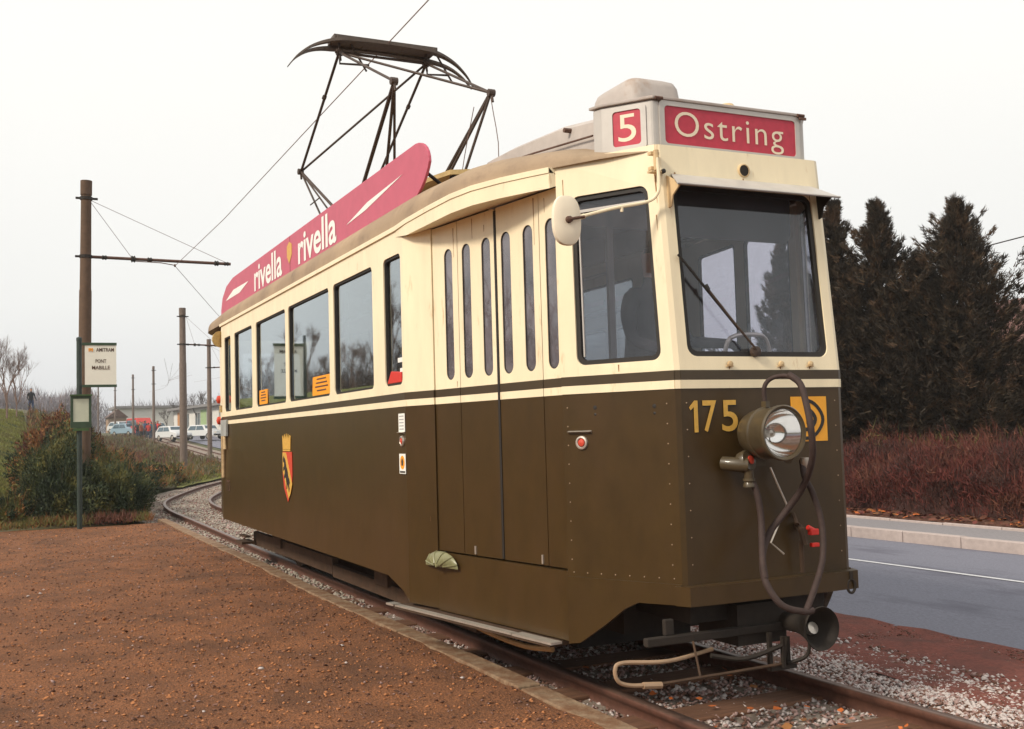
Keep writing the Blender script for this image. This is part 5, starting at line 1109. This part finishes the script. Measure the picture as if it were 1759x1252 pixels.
# ------------------------------------------------------------------ people
def person(x, y, z, H, rot, label, jacket, trousers, hair=M_hair, pose='stand', group=None, arms=(.15, .15), lean=0.0, sub=1):
    k = H / 1.75; t = empty('person', (x, y, z), label, 'person', group)
    J = {}; v = []; e = []; r = []
    def add(n, p, rad, par=None):
        J[n] = len(v); v.append(Vector(p) * k); r.append(rad * k)
        if par: e.append((J[par], J[n]))
    st_ = .10 if pose == 'walk' else 0
    L = lean
    add('pelvis', (0, 0, .95), .15); add('waist', (L * .3, 0, 1.10), .135, 'pelvis'); add('chest', (L * .7, 0, 1.32), .165, 'waist'); add('neck0', (L, 0, 1.46), .075, 'chest'); add('neck', (L * 1.05, 0, 1.53), .055, 'neck0')
    add('head0', (L * 1.1 + .01, 0, 1.60), .085, 'neck'); add('head', (L * 1.1 + .015, 0, 1.68), .098, 'head0'); add('crown', (L * 1.1, 0, 1.735), .06, 'head')
    for s, sg, a in (('l', 1, arms[0]), ('r', -1, arms[1])):
        add('sh' + s, (L * .9, .17 * sg, 1.41), .070, 'chest'); add('up' + s, (L * .9, .215 * sg, 1.28), .056, 'sh' + s); add('el' + s, (L * .9 + a * .3, .25 * sg, 1.12), .046, 'up' + s)
        add('wr' + s, (L * .9 + a * 1.5, .235 * sg, .90 + a * .6), .032, 'el' + s); add('ha' + s, (L * .9 + a * 1.7, .23 * sg, .82 + a * .7), .030, 'wr' + s)
        dx = st_ * sg
        add('hp' + s, (0, .09 * sg, .86), .105, 'pelvis'); add('kn' + s, (dx * .8 + .01, .10 * sg, .49), .068, 'hp' + s); add('an' + s, (dx * 1.7 - .02, .10 * sg, .09), .045, 'kn' + s); add('to' + s, (dx * 1.7 + .13, .11 * sg, .035), .038, 'an' + s)
    me = bpy.data.meshes.new('body'); me.from_pydata([tuple(a) for a in v], e, []); o = bpy.data.objects.new('body', me); COL.objects.link(o)
    md = o.modifiers.new('s', 'SKIN'); sk = me.skin_vertices[0].data
    for i, q in enumerate(sk): q.radius = (r[i], r[i] * (.82 if i > 0 else .8)); q.use_root = (i == 0)
    md.use_smooth_shade = True
    if sub: m2 = o.modifiers.new('u', 'SUBSURF'); m2.levels = sub; m2.render_levels = sub
    bpy.context.view_layer.update(); ev = o.evaluated_get(bpy.context.evaluated_depsgraph_get()); nm = bpy.data.meshes.new_from_object(ev); bpy.data.objects.remove(o)
    for mt in (jacket, trousers, M_skin, hair, M_black): nm.materials.append(mt)
    for p in nm.polygons:
        c = p.center / k; hx = L * 1.1
        if c.z > 1.53: p.material_index = 3 if (c.z > 1.69 or c.x < hx - .02) else 2
        elif c.z < .10: p.material_index = 4
        elif abs(c.y) > .17 and c.z < (.86 if arms[0] < .3 else 1.0) + .02 and c.z > .6: p.material_index = 2
        elif c.z < .93 and abs(c.y) < .2: p.material_index = 1
        else: p.material_index = 0
        p.use_smooth = True
    o = mesh_obj('body', nm, t); t.rotation_euler = (0, 0, rot)
    fc_ = MB()
    n = Vector((0, 0, 0)); b = MB(); off = WL[t.name]
    hx = (L * 1.1 + .10) * k; q = Vector((x, y, z))
    b.tube([q + Vector((hx, 0, 1.655 * k)), q + Vector((hx + .018 * k, 0, 1.63 * k)), q + Vector((hx, 0, 1.625 * k))], .010 * k, 5)
    b.build('nose', M_skin, o)
    for s_ in (-1, 1):
        b = MB(); b.lathe(q + Vector((hx - .012 * k, s_ * .035 * k, 1.672 * k)), (1, 0, 0), [(0, .012 * k), (.006 * k, 0)], 6); b.build('eye', M_black, o)
    return t
J1 = cloth('black', (.02, .02, .024)); J2 = cloth('navy', (.03, .05, .11)); J3 = cloth('red', (.50, .04, .03)); J4 = cloth('grey', (.17, .18, .19)); J5 = cloth('teal', (.04, .16, .20)); J6 = cloth('olive', (.07, .09, .05)); J7 = cloth('rust', (.25, .07, .04)); TR = cloth('denim', (.06, .08, .12))
person(-72.5, -1.75, gz(-72.5, -1.75) - .35, 1.80, .3, 'person in a black coat walking on top of the bank at the left', J1, J2, pose='walk')
person(-.86, -.16, .87, 1.56, .25, 'driver in a dark jacket standing in the front cab of the tram', J1, J1, arms=(.30, .22), lean=.10)
BR = lambda px: math.atan(874.5 / 1840.8) - math.atan((879.5 - px) / 1840.8)          # bearing from -x
PX = lambda px, D: (4.34 - D * math.cos(BR(px)), -3.467 + D * math.sin(BR(px)))
crowd = [(237, 113, J1, TR, 'person in black at the left end of the distant crowd'), (241.5, 116, J6, J1, 'person in an olive jacket, second from the left in the distant crowd'), (246, 112, J4, TR, 'person in a grey jacket in front of the red van'),
         (250.5, 115, J2, J1, 'person in a navy jacket near the middle of the distant crowd'), (256, 111, J3, TR, 'person in a bright red jacket in the distant crowd'), (260.5, 114, J5, TR, 'person in a teal jacket right of the one in red'),
         (268, 110, J2, J4, 'person in navy left of the second person in red'), (272, 112, J3, J3, 'person all in red beside the white estate car'), (276.5, 109, J1, J4, 'person in black with grey trousers beside the white car'), (243.5, 109, J7, J1, 'person in a rust jacket at the front of the distant crowd')]
for i, (px, D, a, c, lb) in enumerate(crowd):
    x, y = PX(px, D); person(x, y, gz(x, y), 1.62 + .05 * (i % 4), i * .8, lb, a, c, group='people standing beside the distant track', sub=0)

# ------------------------------------------------------------------ cars
M_cglass = mat('car_glass', (.05, .09, .12), .08, .1, spec=.9); M_tyre = mat('tyre', (.02, .02, .02), .8, .1)
def car(x, y, rot, paint, label, van=False, L=4.0, W=1.62, H=1.38):
    z = gz(x, y); t = empty('parked_van' if van else 'parked_car', (x, y, z), label, 'van' if van else 'car', None if van else 'cars parked along the distant street')
    h = L / 2
    if van: prof = [(-h, .35), (-h, 1.6), (-h + .1, 1.95), (h - 1.15, 1.95), (h - .45, 1.2), (h - .05, 1.0), (h, .35)]; belt = 1.15; gh = [(-h + .15, belt), (-h + .25, 1.75), (h - 1.15, 1.75), (h - .70, belt)]
    else: prof = [(-h, .32), (-h - .02, .80), (-h + .12, .90), (-h + .55, H - .05), (-h + .9, H), (.25, H), (.55, H - .06), (h - 1.15, .90), (h - .10, .76), (h, .60), (h, .32)]; belt = .90; gh = [(-h + .42, belt), (-h + .72, H - .10), (.40, H - .10), (h - 1.28, belt)]
    b = MB(); n = len(prof); vs = []
    for yy in (-W / 2, -W / 2 + .05, W / 2 - .05, W / 2):
        for (a, c) in prof:
            s_ = 1 - max(0, c - belt) / (H if not van else 2) * .30; q = .04 if abs(yy) == W / 2 else 0
            vs.append((x + a * (1 if q == 0 else .985), y + yy * s_, z + c - (q if c > .5 else -q)))
    fs = [(i * n + j, i * n + (j + 1) % n, (i + 1) * n + (j + 1) % n, (i + 1) * n + j) for i in range(3) for j in range(n)] + [tuple(range(n))[::-1], tuple(3 * n + j for j in range(n))]
    b.add(vs, fs); bo = b.build('body', paint, t, smooth=True)
    for sg in (-1, 1):
        b = MB(); cut = [gh, ]; f = lambda u, v, w, sg=sg: (x + u, y + sg * ((W / 2) * (1 - max(0, v - belt) / (H if not van else 2) * .30) + .004 - w), z + v)
        mx_ = (gh[1][0] + gh[2][0]) / 2; b.plate(f, [gh[0], gh[1], (mx_ - .04, gh[1][1]), (mx_ - .04, belt)], (), .01); b.plate(f, [(mx_ + .04, belt), (mx_ + .04, gh[2][1]), gh[2], gh[3]], (), .01); build_each(b, 'side_window', M_cglass, bo)
    for (a0, a1) in (((gh[3][0] + .04, belt + .01), (gh[2][0] + (.14 if not van else .1), gh[2][1] + .03)), ((gh[0][0] - .05, belt + .03), (gh[1][0] - .06, gh[1][1] + .03))):
        b = MB(); w0, w1 = W / 2 * .86, W / 2 * .78; s_ = 1 if a0[0] > 0 else -1; dx = .06 * s_
        b.add([(x + a0[0] + dx, y - w0, z + a0[1] + .01), (x + a0[0] + dx, y + w0, z + a0[1] + .01), (x + a1[0] + dx, y + w1, z + a1[1]), (x + a1[0] + dx, y - w1, z + a1[1]), (x + a0[0], y - w0, z + a0[1] - .04), (x + a0[0], y + w0, z + a0[1] - .04), (x + a1[0], y + w1, z + a1[1] - .04), (x + a1[0], y - w1, z + a1[1] - .04)], [(0, 1, 2, 3), (4, 5, 1, 0), (6, 7, 3, 2)]); b.build('windscreen' if s_ > 0 else 'rear_window', M_cglass, bo)
    for ax in (-h + .72, h - .78):
        for sg in (-1, 1):
            b = MB(); b.lathe((x + ax, y + sg * (W / 2 - .17), z + .29), (0, sg, 0), [(0, 0), (0, .29), (.17, .29), (.18, .19), (.15, 0)], 16); wh = b.build('wheel', M_tyre, t, smooth=True)
            b = MB(); b.lathe((x + ax, y + sg * (W / 2 + .0), z + .29), (0, sg, 0), [(0, .18), (.015, .16), (.02, 0)], 12); b.build('hubcap', M_steel, wh)
    for sg in (-1, 1):
        b = MB(); b.box((x + h - .02, y + sg * .58 - .14, z + .58), (x + h + .02, y + sg * .58 + .14, z + .70)); b.build('headlight', M_chrome, bo)
        b = MB(); b.box((x - h - .03, y + sg * .62 - .12, z + .60), (x - h + .02, y + sg * .62 + .12, z + .74)); b.build('tail_light', M_shield, bo)
    for a in (h, -h): b = MB(); b.box((x + a - .06, y - W / 2 + .04, z + .36), (x + a + .06, y + W / 2 - .04, z + .48)); b.build('bumper', M_dark, bo)
    t.rotation_euler = (0, 0, rot); return t
CW = mat('white_car_paint', (.62, .63, .64), .3, .03, coat=.5); CB = mat('pale_blue_paint', (.24, .34, .42), .3, .05, coat=.5); CR = mat('red_van_paint', (.50, .03, .02), .35, .05, coat=.3)
for px, D, rot, pt, lb, kw in ((299, 104, .35, CW, 'white estate car parked near the crowd, partly behind a mast', {}), (354, 107, .55, CW, 'white car parked in front of the flat roofed building', {}), (221, 122, .5, CB, 'pale blue car at the left end of the distant street', {}), (242, 121, .22, CR, 'red van standing behind the distant crowd', dict(van=True, L=4.2, W=1.7)), (210, 136, .4, CW, 'small white car farthest down the street', {}), (268, 124, .8, CB, 'dark bluish car behind the crowd, right of the red van', {})):
    x, y = PX(px, D); car(x, y, rot, pt, lb, **kw)

# ------------------------------------------------------------------ distant buildings
bd = empty('flat_roofed_building', (-108, 19, 1.9), 'low white building with a flat grey roof and coloured panels beside the street', 'building')
A0, A1 = Vector((-132.5, 15.55, 0)), Vector((-96.0, 19.6, 0)); dr = (A1 - A0).normalized(); nr = Vector((dr.y, -dr.x, 0)); LB = (A1 - A0).length
M_wallw = mat('white_render', (.62, .60, .56), .8, .08, .5); M_wallo = mat('orange_panel', (.45, .20, .07), .7, .08); M_wallg = mat('green_panel', (.30, .40, .20), .7, .08); M_roofg = mat('flat_roof_edge', (.20, .19, .19), .7, .1)
fb = lambda u, v, w: tuple(A0 + dr * u + Vector((0, 0, v)) - nr * w)
zf, ze = 1.2, 5.15
b = MB(); hs = [rect(5 + i * 4.7, 2.9, 7.1 + i * 4.7, 4.6) for i in range(6)]; b.plate(fb, rect(0, zf, LB, ze), hs, .3); b.build('wall', M_wallw, bd)
for i, hh in enumerate(hs):
    b = MB(); b.plate(lambda u, v, w: fb(u, v, w + .12), rect(hh[0][0], 2.9, hh[1][0], 4.6), (), .02); wi = b.build('window', M_cglass, bd)
    b = MB()
    for q in (.33, .66): u0 = hh[0][0] + q * 2.1; b.plate(lambda u, v, w: fb(u, v, w + .05), rect(u0 - .04, 2.9, u0 + .04, 4.6), (), .06)
    build_each(b, 'window_post', M_wallw, wi)
for i, (u0, u1, mt) in enumerate(((2.0, 4.6, M_wallo), (12.0, 14.3, M_wallg), (16.6, 19.0, M_wallw), (21.4, 23.4, M_wallo), (26.2, 28.2, M_wallo), (30.6, 33.0, M_wallg))):
    b = MB(); b.plate(lambda u, v, w: fb(u, v, w - .03), rect(u0, 2.0, u1, 4.9), (), .03); b.build('panel', mt, bd)
b = MB(); b.plate(lambda u, v, w: tuple(A0 + dr * u - nr * (v) + Vector((0, 0, ze + .28 - w))), rect(-.6, -.7, LB + .6, 9), (), .28); b.build('roof', M_roofg, bd)
b = MB(); b.plate(lambda u, v, w: tuple(A0 + dr * u - nr * (w + 8) + Vector((0, 0, v))), rect(0, zf, LB, ze), (), .2); b.plate(lambda u, v, w: tuple(A0 + dr * (w) - nr * u + Vector((0, 0, v))), rect(0, zf, 8, ze), (), .2); build_each(b, 'rear_wall', M_wallw, bd)
bd = empty('long_shed', (-190, 20, 3), 'long pale shed on the horizon behind the crowd', 'building')
b = MB(); b.box((-196, 14, 2.8), (-186, 36, 7.2)); b.build('wall', M_wallw, bd); b = MB(); b.box((-197, 13.5, 7.2), (-185.5, 37, 7.6)); b.build('roof', M_roofg, bd)
bd = empty('small_house', (-175, 12, 3), 'small brick house at the end of the street', 'house')
b = MB(); b.box((-178, 11.5, 2.8), (-172, 14.0, 5.4)); b.build('wall', mat('pale_brick', (.34, .22, .14), .8, .1), bd)
b = MB(); b.add([(-178.3, 11.2, 5.4), (-171.7, 11.2, 5.4), (-171.7, 14.3, 5.4), (-178.3, 14.3, 5.4), (-178.3, 12.75, 6.7), (-171.7, 12.75, 6.7)], [(0, 1, 5, 4), (3, 2, 5, 4), (0, 4, 3), (1, 2, 5), (0, 1, 2, 3)]); b.build('roof', M_rust, bd)
b = MB(); b.box((-172.0, 12.2, 3.8), (-171.97, 12.9, 4.7)); b.build('window', M_cglass, bd)
bd = empty('brick_house', (-30, 36, 0), 'brown house roof showing beyond the conifers at the right edge', 'house')
b = MB(); b.box((-30, 31, -.2), (-18, 38, 4.0)); b.build('wall', mat('brown_brick', (.16, .08, .055), .8, .2, 20), bd)
b = MB(); b.add([(-30.5, 30.5, 4.0), (-17.5, 30.5, 4.0), (-17.5, 38.5, 4.0), (-30.5, 38.5, 4.0), (-30.5, 34.5, 6.3), (-17.5, 34.5, 6.3)], [(0, 1, 5, 4), (3, 2, 5, 4), (0, 4, 3), (1, 2, 5)]); b.build('roof', mat('brown_tiles', (.12, .055, .045), .8, .2, 12), bd)
# ------------------------------------------------------------------ background trees
for i, (px, D, mm, s, lb) in enumerate(((300, 138, 0, 1.0, 'reddish bare tree behind the flat roofed building, left of the second mast'), (345, 128, 1, 1.35, 'dark bare tree above the flat roof, right of the second mast'), (368, 126, 0, 1.15, 'dark bare tree above the roof beside the tram tail'), (288, 150, 1, .8, 'smaller bare tree left of the flat roofed building'))):
    x, y = PX(px, D); bare_tree(x, y, BD[mm], lb, M_twigd, 'bare trees behind the flat roofed building', s, i, z=gz(x, y))
for i, (x, y, s) in enumerate([(-22.5, 29.5, .85), (-21.5, 30.5, .7), (-24.5, 28.5, .95)]):
    bare_tree(x, y, BT[i], ['reddish bare tree left of the house at the right edge', 'bare tree in front of the brown house roof at the right edge', 'tallest bare tree behind the conifers at the right edge'][i], M_twig, None, s, i)
def wood(name, n, cx, xw, y0, y1, zb, h, mats, w, label):
    Y = RNG.uniform(y0, y1, n); X = cx + RNG.uniform(-xw, xw, n); hh = h * (.72 + .5 * np.array([mnoise.noise(Vector((a * .16, b * .16, 1))) for a, b in zip(X, Y)]) + .16 * RNG.random(n))
    # thin upright twigs, each from a trunk position
    Z = zb + hh * RNG.random(n) ** .75; P = np.stack([X, Y, Z], 1); D = np.stack([RNG.normal(0, .25, n), RNG.normal(0, .35, n), np.ones(n)], 1); L = RNG.uniform(.6, 1.9, n)
    V, F = tris_from(P, D, L, np.full(n, .05), .12); return tag(crown_mesh(name, V, F, mats, w, None), label, None, None, 'stuff')
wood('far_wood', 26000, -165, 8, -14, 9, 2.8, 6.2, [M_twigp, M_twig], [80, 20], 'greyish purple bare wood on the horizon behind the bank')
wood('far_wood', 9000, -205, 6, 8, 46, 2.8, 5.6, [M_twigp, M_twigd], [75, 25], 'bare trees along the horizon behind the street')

# ------------------------------------------------------------------ air
hz_ = MB(); hz_.box((-330, -150, -3), (20, 150, 16)); ho = hz_.build('haze', bpy.data.materials.new('haze_air')); ho['kind'] = 'stuff'
hm = ho.data.materials[0]; hm.use_nodes = True; t_ = hm.node_tree; t_.nodes.clear(); o_ = t_.nodes.new("ShaderNodeOutputMaterial"); v_ = t_.nodes.new("ShaderNodeVolumePrincipled")
v_.inputs['Color'].default_value = (.90, .92, .95, 1); v_.inputs['Density'].default_value = .0007; v_.inputs['Anisotropy'].default_value = .1; t_.links.new(v_.outputs[0], o_.inputs['Volume'])
